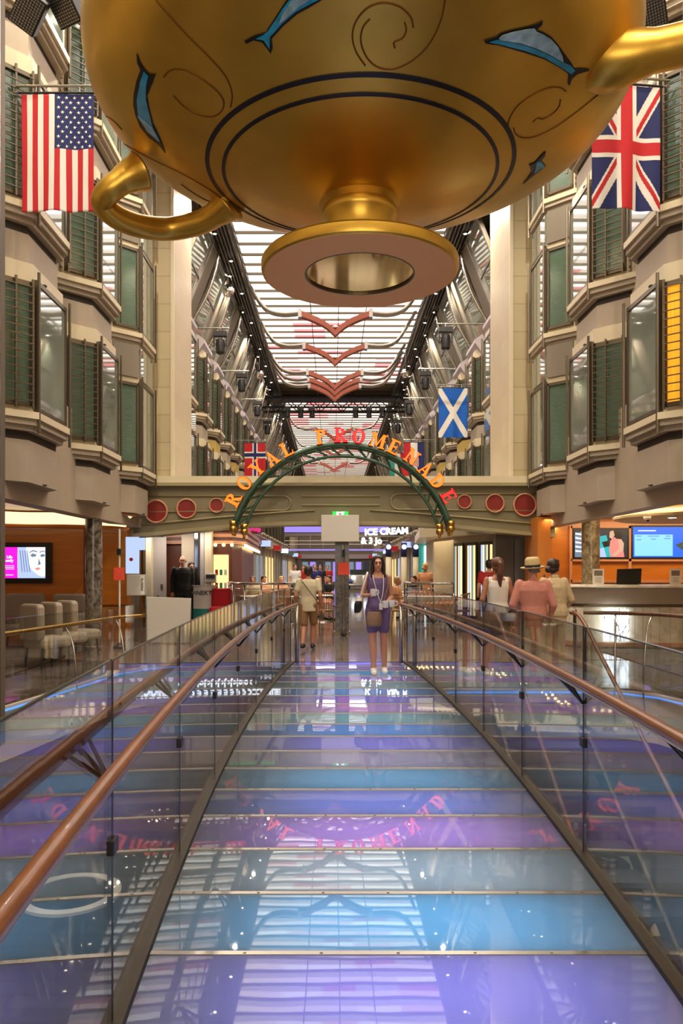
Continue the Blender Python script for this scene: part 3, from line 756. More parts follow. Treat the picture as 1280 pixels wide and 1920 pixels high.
# handles
def pz(px, py, d):
    v = P(px, py, d); return v-Vector((CX, CY, EH))
hl = smoothline([pz(262, 322, 6.35), pz(235, 335, 6.3), pz(205, 358, 6.3), pz(193, 380, 6.4), pz(215, 405, 6.5), pz(262, 424, 6.65), pz(320, 429, 6.8), pz(378, 416, 6.75), pz(412, 396, 6.65), pz(432, 380, 6.6)], 6)
n_ = len(hl); rr = [.12+.05*max(0, 1-i/8)+.05*max(0, 1-(n_-1-i)/8)-.015*math.sin(PI*i/n_) for i in range(n_)]
rr = [r*.93 for r in rr]
MB().tube(hl, rr, 20).build('handle', 'gold', t, True)
hr = smoothline([pz(1085, 118, 5.35), pz(1150, 112, 5.2), pz(1215, 98, 5.12), pz(1290, 80, 5.08), pz(1390, 40, 5.0), pz(1420, -40, 4.95), pz(1380, -120, 5.0), pz(1280, -140, 5.1), pz(1200, -120, 5.2)], 6)
n_ = len(hr); rr = [.135+.07*max(0, 1-abs(i-5)/8)+.04*max(0, 1-(n_-1-i)/8) for i in range(n_)]
MB().tube(hr, rr, 20).build('handle', 'gold', t, True)
# shapes lying on the bowl
def patch(poly, off, name, m, parent):
    bm = bmesh.new()
    vs = [bm.verts.new((x, y, 0)) for x, y in poly]; f = bm.faces.new(vs)
    r = bmesh.ops.triangulate(bm, faces=[f])
    for _ in range(5):
        es = [e for e in bm.edges if e.calc_length() > 9]
        if not es: break
        bmesh.ops.subdivide_edges(bm, edges=es, cuts=1); bmesh.ops.triangulate(bm, faces=bm.faces[:])
    ok = True
    for v in bm.verts:
        h = hit(v.co.x, v.co.y, off)
        if h is None: v.tag = True
        else: v.co = h
    bmesh.ops.delete(bm, geom=[v for v in bm.verts if v.tag], context='VERTS')
    me = bpy.data.meshes.new(name); bm.to_mesh(me); bm.free(); me.materials.append(M[m])
    o = bpy.data.objects.new(name, me); C.objects.link(o); o.parent = parent
    so = o.modifiers.new('s', 'SOLIDIFY'); so.thickness = .006; so.offset = 0
    return o
def tr(pts, s, ox, oy): return [(x/s+ox, y/s+oy) for x, y in pts]
D1 = tr([(85, 240), (170, 215), (190, 195), (250, 178), (340, 160), (375, 150), (400, 142), (438, 120), (432, 145), (400, 175), (440, 190), (490, 220), (530, 265), (570, 320), (610, 375), (630, 410), (660, 407), (715, 410), (712, 420), (645, 440), (612, 468), (598, 508), (588, 503), (594, 460), (588, 436), (540, 402), (450, 352), (330, 312), (170, 266), (95, 256)], 3.2, 880, 0)
D1b = tr([(120, 246), (170, 232), (300, 253), (400, 288), (480, 325), (560, 368), (600, 385), (628, 415), (604, 436), (560, 405), (450, 340), (330, 296), (180, 258)], 3.2, 880, 0)
D1c = tr([(172, 218), (192, 200), (250, 182), (340, 164), (385, 160), (398, 180), (438, 196), (486, 226), (524, 270), (552, 330), (556, 362), (480, 318), (400, 280), (300, 246), (172, 228)], 3.2, 880, 0)
D2 = tr([(168, 162), (205, 142), (255, 128), (265, 108), (320, 22), (345, -12), (380, -40), (560, -80), (620, -60), (480, -5), (425, 28), (380, 52), (325, 98), (276, 152), (280, 190), (272, 212), (262, 196), (238, 166), (205, 158), (175, 172)], 2.133, 380, 0)
D2b = tr([(262, 120), (320, 30), (350, -8), (385, -32), (545, -72), (590, -60), (470, -10), (415, 18), (372, 42), (315, 92), (270, 142), (268, 190), (245, 155), (215, 150), (240, 138)], 2.133, 380, 0)
D2c = tr([(320, 50), (352, 0), (385, -22), (520, -62), (440, -15), (385, 20), (340, 60), (305, 90)], 2.133, 380, 0)
D3 = tr([(685, 266), (702, 312), (722, 345), (745, 368), (780, 370), (775, 382), (747, 384), (738, 425), (735, 480), (745, 540), (765, 620), (800, 690), (828, 762), (795, 720), (745, 684), (700, 628), (678, 570), (668, 520), (670, 470), (684, 400), (704, 345), (688, 312)], 2.667, 0, 0)
D3b = tr([(722, 352), (744, 378), (733, 425), (733, 490), (746, 550), (768, 635), (800, 698), (742, 648), (694, 570), (688, 490), (704, 405)], 2.667, 0, 0)
D3c = tr([(694, 570), (720, 590), (766, 630), (800, 698), (742, 648)], 2.667, 0, 0)
D4 = tr([(355, 985), (393, 972), (408, 952), (455, 905), (452, 930), (428, 960), (456, 990), (420, 1020), (375, 1055), (318, 1102), (345, 1070), (372, 1030), (388, 1000), (360, 992)], 3.2, 880, 0)
D4b = tr([(400, 968), (424, 962), (448, 988), (410, 1015), (386, 1030)], 3.2, 880, 0)
for D, Db, Dc in ((D1, D1b, D1c), (D2, D2b, D2c), (D3, D3b, D3c), (D4, D4b, None)):
    o = patch(D, .006, 'dolphin', 'navyblack', t)
    patch(Db, .012, 'belly', 'dolphblue', o)
    if Dc: patch(Dc, .018, 'back', 'dolphpale', o)
SW = [tr(x, s, ox, oy) for x, s, ox, oy in (
 ([(972, -20), (950, 85), (905, 175), (840, 240), (765, 275), (700, 268), (655, 228), (632, 165), (640, 110), (668, 75)], 2.133, 380, 0),
 ([(650, 262), (612, 205), (598, 140), (615, 80), (660, 30), (720, 10), (785, 25), (830, 65), (842, 110)], 2.133, 380, 0),
 ([(806, 88), (813, 120), (798, 152), (765, 168), (768, 192)], 2.133, 380, 0),
 ([(228, 790), (238, 715), (290, 632), (380, 566), (470, 527), (540, 524), (578, 548)], 3.2, 880, 0),
 ([(545, 595), (536, 638), (500, 680), (440, 712), (408, 708), (378, 733)], 3.2, 880, 0),
 ([(264, 765), (278, 803), (322, 826), (400, 815), (520, 757), (640, 672), (740, 592), (800, 545), (845, 520)], 3.2, 880, 0),
 ([(780, 0), (860, 92), (960, 200), (1060, 300), (1130, 385), (1160, 470), (1152, 535)], 2.667, 0, 0),
 ([(818, 385), (850, 352), (905, 345), (970, 370), (1060, 432), (1112, 490), (1115, 540), (1078, 578), (1010, 578), (930, 540), (865, 475)], 2.667, 0, 0),
 ([(475, 560), (530, 580), (570, 605), (610, 648)], 2.667, 0, 0),
 ([(610, 712), (700, 765), (800, 815), (900, 862), (1000, 918), (1080, 970), (1108, 1000), (1090, 1014), (1030, 1000), (960, 960), (905, 920)], 2.667, 0, 0))]
for sw in SW:
    pts = smoothline([(x, y, 0) for x, y in sw], 6); seg = [hit(p.x, p.y, .001) for p in pts]; seg = [p for p in seg if p is not None]
    if len(seg) > 2: MB().tube(seg, .0055, 6).build('engraved_scroll', 'goldline', t, True)
mb = MB()
for a in (0.4, 2.5, 4.6): mb.tube([(1.9*math.cos(a), 1.9*math.sin(a), 4.72), (1.2*math.cos(a), 1.2*math.sin(a), CZ-EH)], .012, 6)
mb.build('suspension_cable', 'steel', t)

# ------------------------------------------------------------------ flags
def flag(label, x, y, ztop, wd, ht, fn, mats, nx, nz, extra=None, tilt=0, pole_to=0):
    t = thing('flag', label, 'flag', (x, y, ztop), tilt)
    mb = MB(); 
    def wv(u, v): return .022*math.sin(u*9+1)*(.3+v)+.015*math.sin(u*17+v*3)*(v)
    vs = [((i/nx-.5)*wd, wv(i/nx, j/nz), -j/nz*ht) for j in range(nz+1) for i in range(nx+1)]
    mb.v = vs
    for j in range(nz):
        for i in range(nx):
            mb.f.append((j*(nx+1)+i, (j+1)*(nx+1)+i, (j+1)*(nx+1)+i+1, j*(nx+1)+i+1)); mb.m.append(fn((i+.5)/nx, (j+.5)/nz))
    if extra: extra(mb, wv, wd, ht)
    o = mb.build('cloth', mats, t, True)
    so = o.modifiers.new('s', 'SOLIDIFY'); so.thickness = .002; so.offset = 1
    r = MB().tube([(-wd/2-.04, 0, .02), (wd/2+.04, 0, .02)], .014, 8); r.build('top_rod', 'black', t)
    mb = MB(); s = 1 if pole_to > 0 else -1
    mb.tube([(s*(wd/2+.05)*-1, .02, .12), (pole_to, .02, .12)], .016, 8); mb.tube([(s*(wd/2+.05)*-1, .02, .04), (pole_to, .02, .04)], .008, 6)
    mb.tube([(s*-wd*.3, .0, .02), (s*-wd*.3, .02, .12)], .008, 6); mb.tube([(s*wd*.3, .0, .02), (s*wd*.3, .02, .12)], .008, 6)
    mb.build('wall_pole', 'steel', t)
    return t
def f_us(u, v):
    if u > 6/13 and v < .475: return 2
    return 0 if int(u*13) % 2 == 0 else 1
def stars(mb, wv, wd, ht):
    for r in range(11):
        n = 5 if r % 2 == 0 else 4
        for k in range(n):
            u = 6/13+(7/13)*((k*2+1+(0 if n == 5 else 1))/10); v = .475*(r+.75)/11.4
            cx = (u-.5)*wd; cz = -v*ht; y = wv(u, v)-.004
            pts = [(cx+(.026 if q % 2 == 0 else .011)*math.sin(q*PI/5), y, cz+(.026 if q % 2 == 0 else .011)*math.cos(q*PI/5)) for q in range(10)]
            mb.add([(cx, y, cz)]+pts, [(0, i+1, (i+1) % 10+1) for i in range(10)], 1)
def f_uk(u, v):
    X = (v-.5)*60; Y = (u-.5)*34
    if abs(Y) < 3.2 or abs(X) < 3.2: return 0
    if abs(Y) < 5.2 or abs(X) < 5.2: return 1
    m = 30/60*34/30
    for sgn in (1, -1):
        d = (Y-sgn*X*m)/math.hypot(1, m)
        if abs(d) < 3.0:
            e = d*(1 if X > 0 else -1)*1
            return 0 if -2.0 < e*(-sgn) < 0 else 1
    return 2
def f_sco(u, v):
    X = (v-.5)*100; Y = (u-.5)*60
    return 1 if min(abs(Y-X*.6), abs(Y+X*.6)) < 6.5 else 0
def f_nor(u, v):
    if .44 < u < .56 or .28 < v < .38: return 2
    if .38 < u < .62 or .23 < v < .43: return 1
    return 0
def f_cro(u, v):
    if abs(u-.5) < .22 and .42 < v < .66: return 0 if (int(u*24)+int(v*24)) % 2 else 1
    return 0 if u < .34 else 1 if u < .67 else 2
p = P(108, 177, 9.7); flag('American stars and stripes flag hanging vertically at upper left', p.x, 9.7, p.z, .925, 1.49, f_us, ['fag', 'fwh', 'fbl'], 104, 60, stars, pole_to=-.6)
p = P(1174, 160, 9.7); flag('British Union flag hanging at upper right behind the cup', p.x, 9.7, p.z, .90, 1.58, f_uk, ['fag', 'fwh', 'fbl'], 100, 170, None, tilt=.12, pole_to=.6)
p = P(849, 728, 24); flag('blue flag with white diagonal cross hanging right of the arch', p.x, 24, p.z, .91, 1.55, f_sco, ['fsb', 'fwh'], 60, 100, None, pole_to=.9)
p = P(478, 831, 31); flag('red flag with blue and white cross hanging left of the arch', p.x, 31, p.z, .86, 1.45, f_nor, ['fag', 'fwh', 'fbl'], 50, 50, None, pole_to=-.9)
p = P(776, 830, 32); flag('red, white and blue flag with a chequered shield right of the arch', p.x, 32, p.z, .86, 1.5, f_cro, ['fag', 'fwh', 'fbl'], 48, 48, None, pole_to=.9)
p = P(882, 768, 26); flag('partly hidden blue flag just right of the white-crossed flag', p.x, 26, p.z, .42, 1.0, lambda u, v: 0, ['fsb'], 4, 4, None, pole_to=.26)
p = P(745, 850, 37); flag('small far green, white and red flag behind the letter N', p.x, 37, p.z, .8, 1.3, lambda u, v: 2 if u < .33 else 1 if u < .66 else 0, ['fag', 'fwh', 'teal'], 6, 4, None, pole_to=.9)

# ------------------------------------------------------------------ moving-head lamps on the facade
def movinghead(px, py, d, label, s):
    p = P(px, py, d); t = thing('stage_light', label, 'stage light', p)
    mb = MB(); mb.lathe([(.09, -.24), (.13, -.2), (.14, .02), (.12, .16), (.06, .2)], n=14); mb.build('lamp_head', 'black', t, True, autos=40)
    mb = MB(); mb.box(-.2, -.16, -.05, .05, -.02, .3); mb.box(.16, .2, -.05, .05, -.02, .3); mb.box(-.2, .2, -.09, .09, .26, .4); mb.build('yoke', 'black', t)
    MB().lathe([(0, -.245), (.085, -.245), (.085, -.235), (0, -.235)], n=14).build('lens', 'glassedge', t)
    mb = MB(); mb.tube([(0, 0, .4), (0, 0, .5)], .03, 6); mb.tube([(-.25*s, 0, .5), (XC+s*4.15-p.x, 0, .5)], .025, 8); mb.build('bracket_pole', 'steel', t)
for px, py, d, s, lb_ in ((413, 648, 22, -1, 'black stage light on the left, largest and highest of its row'), (453, 722, 27, -1, 'black stage light on the left, second from the top'), (482, 770, 33, -1, 'black stage light on the left beside the truss end'),
        (501, 805, 36, -1, 'black stage light on the left, lowest beneath the truss'), (835, 640, 22, 1, 'black stage light on the right, largest and highest of its row'), (797, 718, 27, 1, 'black stage light on the right, second from the top'), (767, 768, 33, 1, 'black stage light on the right beside the truss end'), (746, 803, 36, 1, 'black stage light on the right, lowest beneath the truss')):
    movinghead(px, py, d, lb_, s)
for px, py, d, lb_ in ((427, 545, 24, 'mirrored silver ball hanging upper left by the ceiling ribs'), (486, 702, 33, 'small silver ball hanging left of the wooden chevrons'), (760, 700, 33, 'small silver ball hanging right of the wooden chevrons')):
    p = P(px, py, d); t = thing('mirror_ball', lb_, 'mirror ball', p)
    MB().ell((0, 0, 0), (.2, .2, .2), 24).build('sphere', 'silverball', t); MB().tube([(0, 0, .2), (0, 0, CZ-p.z)], .006, 5).build('wire', 'steel', t)
# loudspeakers at the top corners
for px, py, d, rz, lb_ in ((52, 22, 7.6, .5, 'grey perforated loudspeaker at the upper left corner'), (118, 12, 7.8, -.3, 'dark angular spotlight at the top left beside the speaker'), (1222, 18, 7.6, -.4, 'grey perforated loudspeaker at the upper right corner')):
    p = P(px, py, d); t = thing('loudspeaker' if 'loud' in lb_ else 'spotlight', lb_, 'speaker' if 'loud' in lb_ else 'spotlight', p); t.rotation_euler = (.75, .45 if rz > 0 else -.2, rz)
    MB().box(-.13, .13, -.02, .2, -.17, .17).build('cabinet', 'black', t, bevel=.01)
    mb = MB()
    for i in range(9):
        for j in range(12): mb.box(-.115+i*.026, -.097+i*.026, -.03, -.02, -.155+j*.026, -.137+j*.026)
    g = mb.build('grille', 'steel', t); 
    s = -1 if px < 600 else 1
    mb = MB(); mb.tube([(0, .2, 0), (s*.3, .4, .2)], .02, 6); mb.build('bracket', 'black', t)
# ------------------------------------------------------------------ footbridge
BX = .255
def hw(y): return 1.1025-.00711*(y-7)**2
t = br = thing('glass_footbridge', 'lens-shaped footbridge of colour-lit frosted glass treads in the foreground', 'footbridge', (BX, 0, 0))
PCOL = [(.24, .20, 1.0), (.06, .50, 1.0), (.34, .46, .60), (.55, .24, .92), (.20, .25, .90), (.10, .40, .72), (.36, .30, .52), (.24, .20, .85), (.08, .32, .90), (.22, .50, .60), (.52, .26, .74), (.22, .18, .85), (.08, .36, .95), (.24, .46, .55), (.42, .22, .80), (.14, .46, .85), (.46, .26, .75)]
ys = [2.98+.555*k for k in range(-7, 18)]
fm = frostmat('frosted_tread', (.8, .85, .9))
for i, (a, b) in enumerate(zip(ys[:-1], ys[1:])):
    c = PCOL[(i-6) % len(PCOL)]
    sub = MB()
    g = .012
    sub.prism([(-hw(a+g)+.02, a+g), (hw(a+g)-.02, a+g), (hw(b-g)-.02, b-g), (-hw(b-g)+.02, b-g)], -.03, 0)
    sub.build('glass_tread', fm, t)
    la = area('tread_lamp', (BX+.08, (a+b)/2, -.42), (PI, 0, 0), 1.25, .34, 6.6, c)
    la.parent = None
    nb = MB(); nb.box(-hw(b)+.02, hw(b)-.02, b-.014, b+.014, -.05, .004)
    for k in range(7):
        x = -.9+.3*k
        if abs(x) < hw(b)-.1 and b < 6: nb.lathe([(0, .004), (.006, .004), (.006, .007), (0, .007)], (x, b, 0), 8)
    nb.build('tread_nosing', 'steel', t)
for s in (-1, 1):
    mb = MB(); yy = [-1+.6*k for k in range(23)]; yy = [y for y in yy if y < 12.5]+[12.45]
    for a, b in zip(yy[:-1], yy[1:]):
        pl = [(s*(hw(a)-.015), a), (s*(hw(a)+.04), a), (s*(hw(b)+.04), b), (s*(hw(b)-.015), b)]
        mb.prism(pl if s > 0 else pl[::-1], -.28, .02)
    mb.build('edge_beam', 'darkbeam', t)
    # soffit lamp trays under the edges stop the lamps spilling into the void
mb = MB(); mb.box(-1.0, 1.0, -1, 12.4, -.56, -.52); 
for y in ys: mb.box(-1.0, 1.0, y-.012, y+.012, -.52, -.06)
mb.build('lamp_tray', 'whitepaint', t)
# railings
JY = [1.0-1.5, 1.0, 2.5, 4.0, 5.5, 7.0, 8.5, 10.0, 11.4, 12.2]
for s in (-1, 1):
    t = thing('bridge_railing', '%s glass balustrade of the bridge with a curved brown handrail' % ('left' if s < 0 else 'right'), 'railing', (BX, 0, 0))
    ex = lambda y: s*(hw(y)+.02)
    for a, b in zip(JY[:-1], JY[1:]):
        n = 4; mb = MB(); prev = None
        A = [(ex(a+.008+(b-a-.016)*i/n), a+.008+(b-a-.016)*i/n) for i in range(n+1)]
        poly = A+[(x+s*.012, y) for x, y in A[::-1]]
        mb.prism(poly if s < 0 else poly[::-1], -.12, 1.2)
        mb.build('glass_panel', 'glass', t)
        mb = MB(); mb.bar((ex(a)+s*.006, a, -.15), (ex(a)+s*.006, a, 1.2), .014, .022); mb.build('panel_joint', 'blackmetal', t)
        mb = MB(); mb.tube([(x+s*.006, y, 1.2) for x, y in A], .0055, 6); mb.build('panel_top_edge', 'glassedge', t)
    mb = MB(); mb.tube([(ex(12.2), 12.2, 0), (ex(12.2), 12.2, 1.2)], .006, 6); mb.build('panel_joint', 'blackmetal', t)
    rx = lambda y: s*(hw(y)-.085)
    pts = [(rx(y), y, .95) for y in [-.8+.4*k for k in range(33)] if y < 12.1]+[(rx(12.15), 12.15, .95)]
    MB().tube(pts, .0235, 14).build('handrail', 'wood', t, True)
    MB().tube([(x, y, z-.028) for x, y, z in pts], .008, 6).build('rail_channel', 'chrome', t, True)
    for y in JY[1:-1]:
        mb = MB(); mb.tube([(ex(y)-s*.005, y, .80), (rx(y), y, .92)], .008, 8); mb.tube([(ex(y)-s*.005, y, .80), (rx(y-.12), y-.12, .925)], .007, 8); mb.tube([(ex(y)-s*.005, y, .80), (rx(y+.12), y+.12, .925)], .007, 8)
        mb.build('rail_bracket', 'blackmetal', t)
        mb = MB(); mb.box(ex(y)-.014, ex(y)+.014, y-.03, y+.03, .57, .62); mb.build('glass_clamp', 'blackmetal', t, bevel=.004)
    mb = MB(); mb.tube([(rx(12.15), 12.15, .01), (rx(12.15), 12.15, .93)], .03, 12); mb.build('end_post', 'steel', t, True)
    mb = MB(); mb.tube([(rx(12.15)+s*.12, 12.15, .01), (rx(12.15)+s*.12, 12.15, .93)], .012, 8); mb.build('end_post', 'steel', t, True)

def gallery_rail(path, h, label, tubem, posts, glass_h, inward, pr=.02):
    t = thing('gallery_railing', label, 'railing', (0, 0, 0))
    pts = smoothline([(x, y, h) for x, y in path], 4)
    MB().tube(pts, .026, 12).build('handrail', tubem, t, True)
    gl = smoothline([(x, y, 0) for x, y in path], 4)
    mb = MB()
    for a, b in zip(gl[:-1], gl[1:]):
        d = (b-a).normalized(); n = Vector((-d.y, d.x, 0))*inward; q = [a+n*.02, b+n*.02, b+n*.032, a+n*.032]
        mb.prism([(v.x, v.y) for v in (q if inward > 0 else q[::-1])], -.15, glass_h)
    mb.build('glass_panel', 'glass', t)
    for i in posts:
        i = min(i, len(pts)-2); a = gl[i]; d = (gl[i+1]-a).normalized(); n = Vector((-d.y, d.x, 0))*inward
        cu = smoothline([a+Vector((0, 0, h-.02)), a+n*.10+Vector((0, 0, h-.22)), a+n*.16+Vector((0, 0, .1)), a+n*.12+Vector((0, 0, -.3)), a+n*-.0+Vector((0, 0, -.52))], 5)
        MB().tube(cu, .013, 8).build('curved_baluster', 'chrome', t, True)
        mb = MB(); mb.tube([a+n*-.02+Vector((0, 0, -.52)), a+n*.09+Vector((0, 0, -.5))], .03, 8); mb.build('fixing', 'chrome', t)
    return t
gallery_rail(LE[2:7], .78, 'brass railing along the left gallery edge beside the lounge chairs', 'brass', [2, 7, 12], .95, -1)
gallery_rail(RE[2:6][::-1], .95, 'brown railing along the right gallery edge before the information desk', 'wood', [3, 7, 11], 1.05, -1)
# stair on the right going down
t = thing('staircase', 'staircase going down to the lower deck right of the bridge', 'stairs', (0, 0, 0))
mb = MB()
for k in range(18): mb.box(2.05, 3.0, 9.7-.31*(k+1), 9.7-.31*k+.02, -.183*(k+1)-.05, -.183*(k+1))
mb.build('tread', 'darkcloth', t)['kind'] = 'stuff'
for x in (2.02, 3.03): MB().bar((x, 9.7, -.2), (x, 4.2, -3.4), .03, .2).build('stringer', 'bronze', t)
for x in (2.02, 3.03):
    pts = smoothline([(x, 9.72, .95), (x, 9.3, .9), (x, 8.5, .45), (x, 6.5, -.72), (x, 4.2, -2.1)], 6)
    MB().tube(pts, .024, 10).build('handrail', 'wood', t, True)
    mb = MB(); mb.prismY([(0, 0)], 0, 0) if False else None
    g = MB(); g.add([(x-.006, 9.6, -.1), (x-.006, 4.2, -3.3), (x-.006, 4.2, -2.2), (x-.006, 9.6, 1.05), (x+.006, 9.6, -.1), (x+.006, 4.2, -3.3), (x+.006, 4.2, -2.2), (x+.006, 9.6, 1.05)], [(0, 1, 2, 3), (7, 6, 5, 4), (0, 4, 5, 1), (1, 5, 6, 2), (2, 6, 7, 3), (3, 7, 4, 0)])
    g.build('glass_panel', 'glass', t)
t = thing('newel_post', 'black post at the corner where the person in cream rests a hand', 'post', (3.06, 9.66, 0))
MB().tube([(0, 0, 0), (0, 0, .97)], .02, 10).build('shaft', 'blackmetal', t); MB().ell((0, 0, .98), (.03, .03, .02)).build('cap', 'chrome', t)
# lower deck furniture
def lowchair(x, y, rz, label):
    t = thing('armchair', label, 'armchair', (x, y, -3.3), rz)
    MB().box(-.33, .33, -.33, .3, .25, .45).build('seat', 'velvet', t, bevel=.05)
    mb = MB(); mb.lathe([(.36, .3), (.44, .3), (.45, .85), (.38, .85)], n=24, close=True)
    keep = MB(); keep.v = mb.v; keep.f = [f for f in mb.f if sum(mb.v[i][1] for i in f)/len(f) > -.12]
    keep.build('backrest', 'mauve', t, True)
    for a in (-1, 1):
        for b in (-1, 1): MB().tube([(a*.25, b*.22, 0), (a*.22, b*.2, .26)], .02, 6).build('leg', 'chrome', t)
for i, (x, y, r, l) in enumerate(((4.4, 6.4, 1.2, 'grey tub armchair on the lower deck, nearest on the right'), (3.9, 8.2, 2.2, 'grey tub armchair on the lower deck beside the stairs'), (5.2, 9.4, .4, 'grey tub armchair on the lower deck, farthest on the right'), (-2.6, 6.0, 4.2, 'grey tub armchair on the lower deck, nearest on the left'), (-4.2, 7.4, 5, 'grey tub armchair on the lower deck at far left'))):
    lowchair(x, y, r, l)
for x, y, l in ((-3.3, 9.6, 'white round table on the lower deck seen through the left glass'), (3.6, 10.6, 'white round table on the lower deck seen through the right glass')):
    t = thing('round_table', l, 'table', (x, y, -3.3))
    MB().lathe([(.5, .70), (.62, .70), (.62, .74), (.5, .74)], n=40, close=True).build('table_rim', 'whitepaint', t)
    MB().lathe([(0, .70), (.5, .70), (.5, .73), (0, .73)], n=40).build('table_top', 'glassedge', t)
    MB().tube([(0, 0, 0), (0, 0, .7)], .05, 10).build('pedestal', 'chrome', t)

# ------------------------------------------------------------------ left lounge
M['redplate'] = mat('red_notice', (200, 62, 40), .5, emit=.25)
for o in bpy.data.objects:
    if o.name.startswith('notice'): o.data.materials[0] = M['redplate']
struct(MB().box(-12, -4.5, -6, 16.6, FB, FB+.1).build('ceiling_left', 'orangewood'))
struct(MB().box(4.9, 12, -6, 17.2, FB, FB+.1).build('ceiling_right', 'creamcloth'))
lw = MB(); lw.box(-12, -4.42, 16.4, 16.7, 0, FB); struct(lw.build('wall_lounge', 'orangewood'))
ln = MB(); ln.box(-12, -4.42, 16.38, 16.4, .72, .74); ln.box(-7.6, -7.58, 16.38, 16.4, 0, FB); ln.box(-5.35, -5.33, 16.38, 16.4, 0, FB); struct(ln.build('trim_8', 'darkwood'))
# curved cove
t = thing('cove_light', 'curved glowing cream cove along the left lounge ceiling', 'cove light', (0, 0, 0))
cpath = smoothline([(-9.2, 13.2, 0), (-7.6, 13.6, 0), (-6.6, 14.3, 0), (-6.0, 14.8, 0), (-5.2, 14.9, 0), (-4.55, 15.3, 0), (-4.3, 15.9, 0)], 5)
def ribbon(path, prof, mb=None):
    mb = mb or MB(); k = len(prof)
    for i, p in enumerate(path):
        a = path[max(i-1, 0)]; b = path[min(i+1, len(path)-1)]; d = (b-a).normalized(); n = Vector((d.y, -d.x, 0))
        for o, z in prof: mb.v.append(tuple(p+n*o+Vector((0, 0, z))))
    for i in range(len(path)-1):
        for j in range(k):
            mb.f.append((i*k+j, i*k+(j+1) % k, (i+1)*k+(j+1) % k, (i+1)*k+j)); mb.m.append(0)
    mb.f.append(tuple(range(k))); mb.m.append(0); mb.f.append(tuple((len(path)-1)*k+j for j in range(k))[::-1]); mb.m.append(0)
    return mb
ribbon(cpath, [(.14, 2.60), (.05, 2.54), (.0, 2.42), (-.02, 2.38), (-.06, 2.38), (-.06, 2.6)]).build('glowing_cove', 'e_cove', t, True)
ribbon(cpath, [(.0, 2.30), (.06, 2.31), (.07, 2.37), (0, 2.385), (-.1, 2.38), (-.1, 2.30)]).build('lower_lip', 'warmlit', t, True)
ribbon(cpath, [(.12, 2.60), (.26, 2.60), (.28, 2.63), (.26, 2.66), (.12, 2.66)]).build('upper_lip', 'orangewood', t, True)
t = thing('round_column', 'dark marbled round column between the left lounge and the stanchion', 'column', (-4.36, 13.9, 0))
MB().lathe([(.165, 0), (.165, .1), (.15, .12), (.15, 2.42)], n=32).build('shaft', 'marble', t, True, autos=30)
t = thing('round_column', 'veined marble round column behind the information desk', 'column', (P(1107, 1000, 15.6).x, 15.6, 0))
MB().lathe([(.18, 0), (.18, 2.62)], n=32).build('shaft', 'marble2', t, True, autos=30)
# wall screen left
p = P(48, 1055, 16.3)
t = thing('wall_screen', 'black framed wall screen with a pink advert and a face, left lounge', 'screen', p)
MB().box(-.55, .55, 0, .07, -.44, .43).build('bezel', 'black', t, bevel=.01)
MB().box(-.5, -.17, -.006, .0, -.33, .33).build('advert_panel', 's_pink', t)
pic = MB().box(-.17, .42, -.006, .0, -.33, .33).build('portrait_panel', 's_pale', t)
def poly(pts, y0, m, parent, name, th=.003):
    o = MB().prismY(pts, y0-th, y0).build(name, m, parent); return o
poly([(.02, .33), (.42, .33), (.42, -.28), (.36, -.30), (.26, -.26), (.14, -.16), (.05, 0), (.0, .2)], -.007, 's_white', pic, 'face')
poly([(-.17, .22), (-.08, .32), (.02, .26), (.06, .05), (.1, -.1), (.16, -.22), (.1, -.33), (-.12, -.33), (-.17, -.1)], -.011, 's_pale', pic, 'hand')
for pts in ([(.1, .16), (.16, .2), (.24, .17), (.22, .13), (.14, .12)], [(.31, .15), (.36, .19), (.42, .17), (.41, .13), (.34, .12)]): poly(pts, -.012, 's_grey', pic, 'eye')
for pts in ([(.08, .22), (.16, .27), (.26, .24), (.25, .22), (.16, .245), (.09, .205)], [(.3, .23), (.37, .26), (.42, .24), (.42, .22), (.37, .24), (.31, .21)], [(.28, .1), (.33, -.03), (.28, -.05), (.24, -.03), (.28, -.03)]): poly(pts, -.012, 's_faceline', pic, 'brow')
poly([(.2, -.12), (.27, -.1), (.33, -.12), (.28, -.16), (.23, -.155)], -.012, 's_coral', pic, 'mouth')
for k in range(4): poly([(-.12+k*.05, .26), (-.105+k*.05, .26), (-.06+k*.055, -.2), (-.075+k*.055, -.2)], -.0145, 's_faceline', pic, 'finger_line', .001)
textpart('Life', .085, (-.34, -.012, .12), 's_white', t, bold=.002, depth=.004)
textpart('ently', .085, (-.34, -.012, .045), 's_white', t, bold=.002, depth=.004)
for k in range(3): MB().box(-.46+.02*k, -.24, -.01, -.006, -.07-.035*k, -.06-.035*k).build('text_line', 's_white', t)
MB().box(-.42, -.26, -.01, -.006, -.27, -.255).build('text_line', 's_white', t)
# lounge chairs
def lounge(px, d, wd, back, label, m, rz=0, group=None):
    x = (px-VX)/F*d
    t = thing('lounge_chair', label, 'chair', (x, d, 0), rz)
    mb = MB(); mb.box(-wd/2, wd/2, -.3, .28, .3, .47); mb.build('seat', m, t, bevel=.05)
    mb = MB(); n = 8
    pl = [(-wd/2*.94, .42), (-wd/2, .55), (-wd/2*.96, back-.06), (-wd/2*.84, back), (wd/2*.84, back), (wd/2*.96, back-.06), (wd/2, .55), (wd/2*.94, .42)]
    mb.prismY(pl, .2, .34); o = mb.build('backrest', m, t, bevel=.04)
    if wd > .55:
        for s in (-1, 1): MB().box(s*wd/2-.05, s*wd/2+.05, -.28, .26, .3, .66).build('armrest', m, t, bevel=.04)
    for a in (-1, 1):
        for b in (-1, 1): MB().tube([(a*wd*.42, b*.25, 0), (a*wd*.38, b*.22, .32)], .018, 6).build('leg', 'black', t)
lounge(42, 14.6, .78, 1.04, 'large beige high-backed lounge chair under the left wall screen', 'velvet', .2)
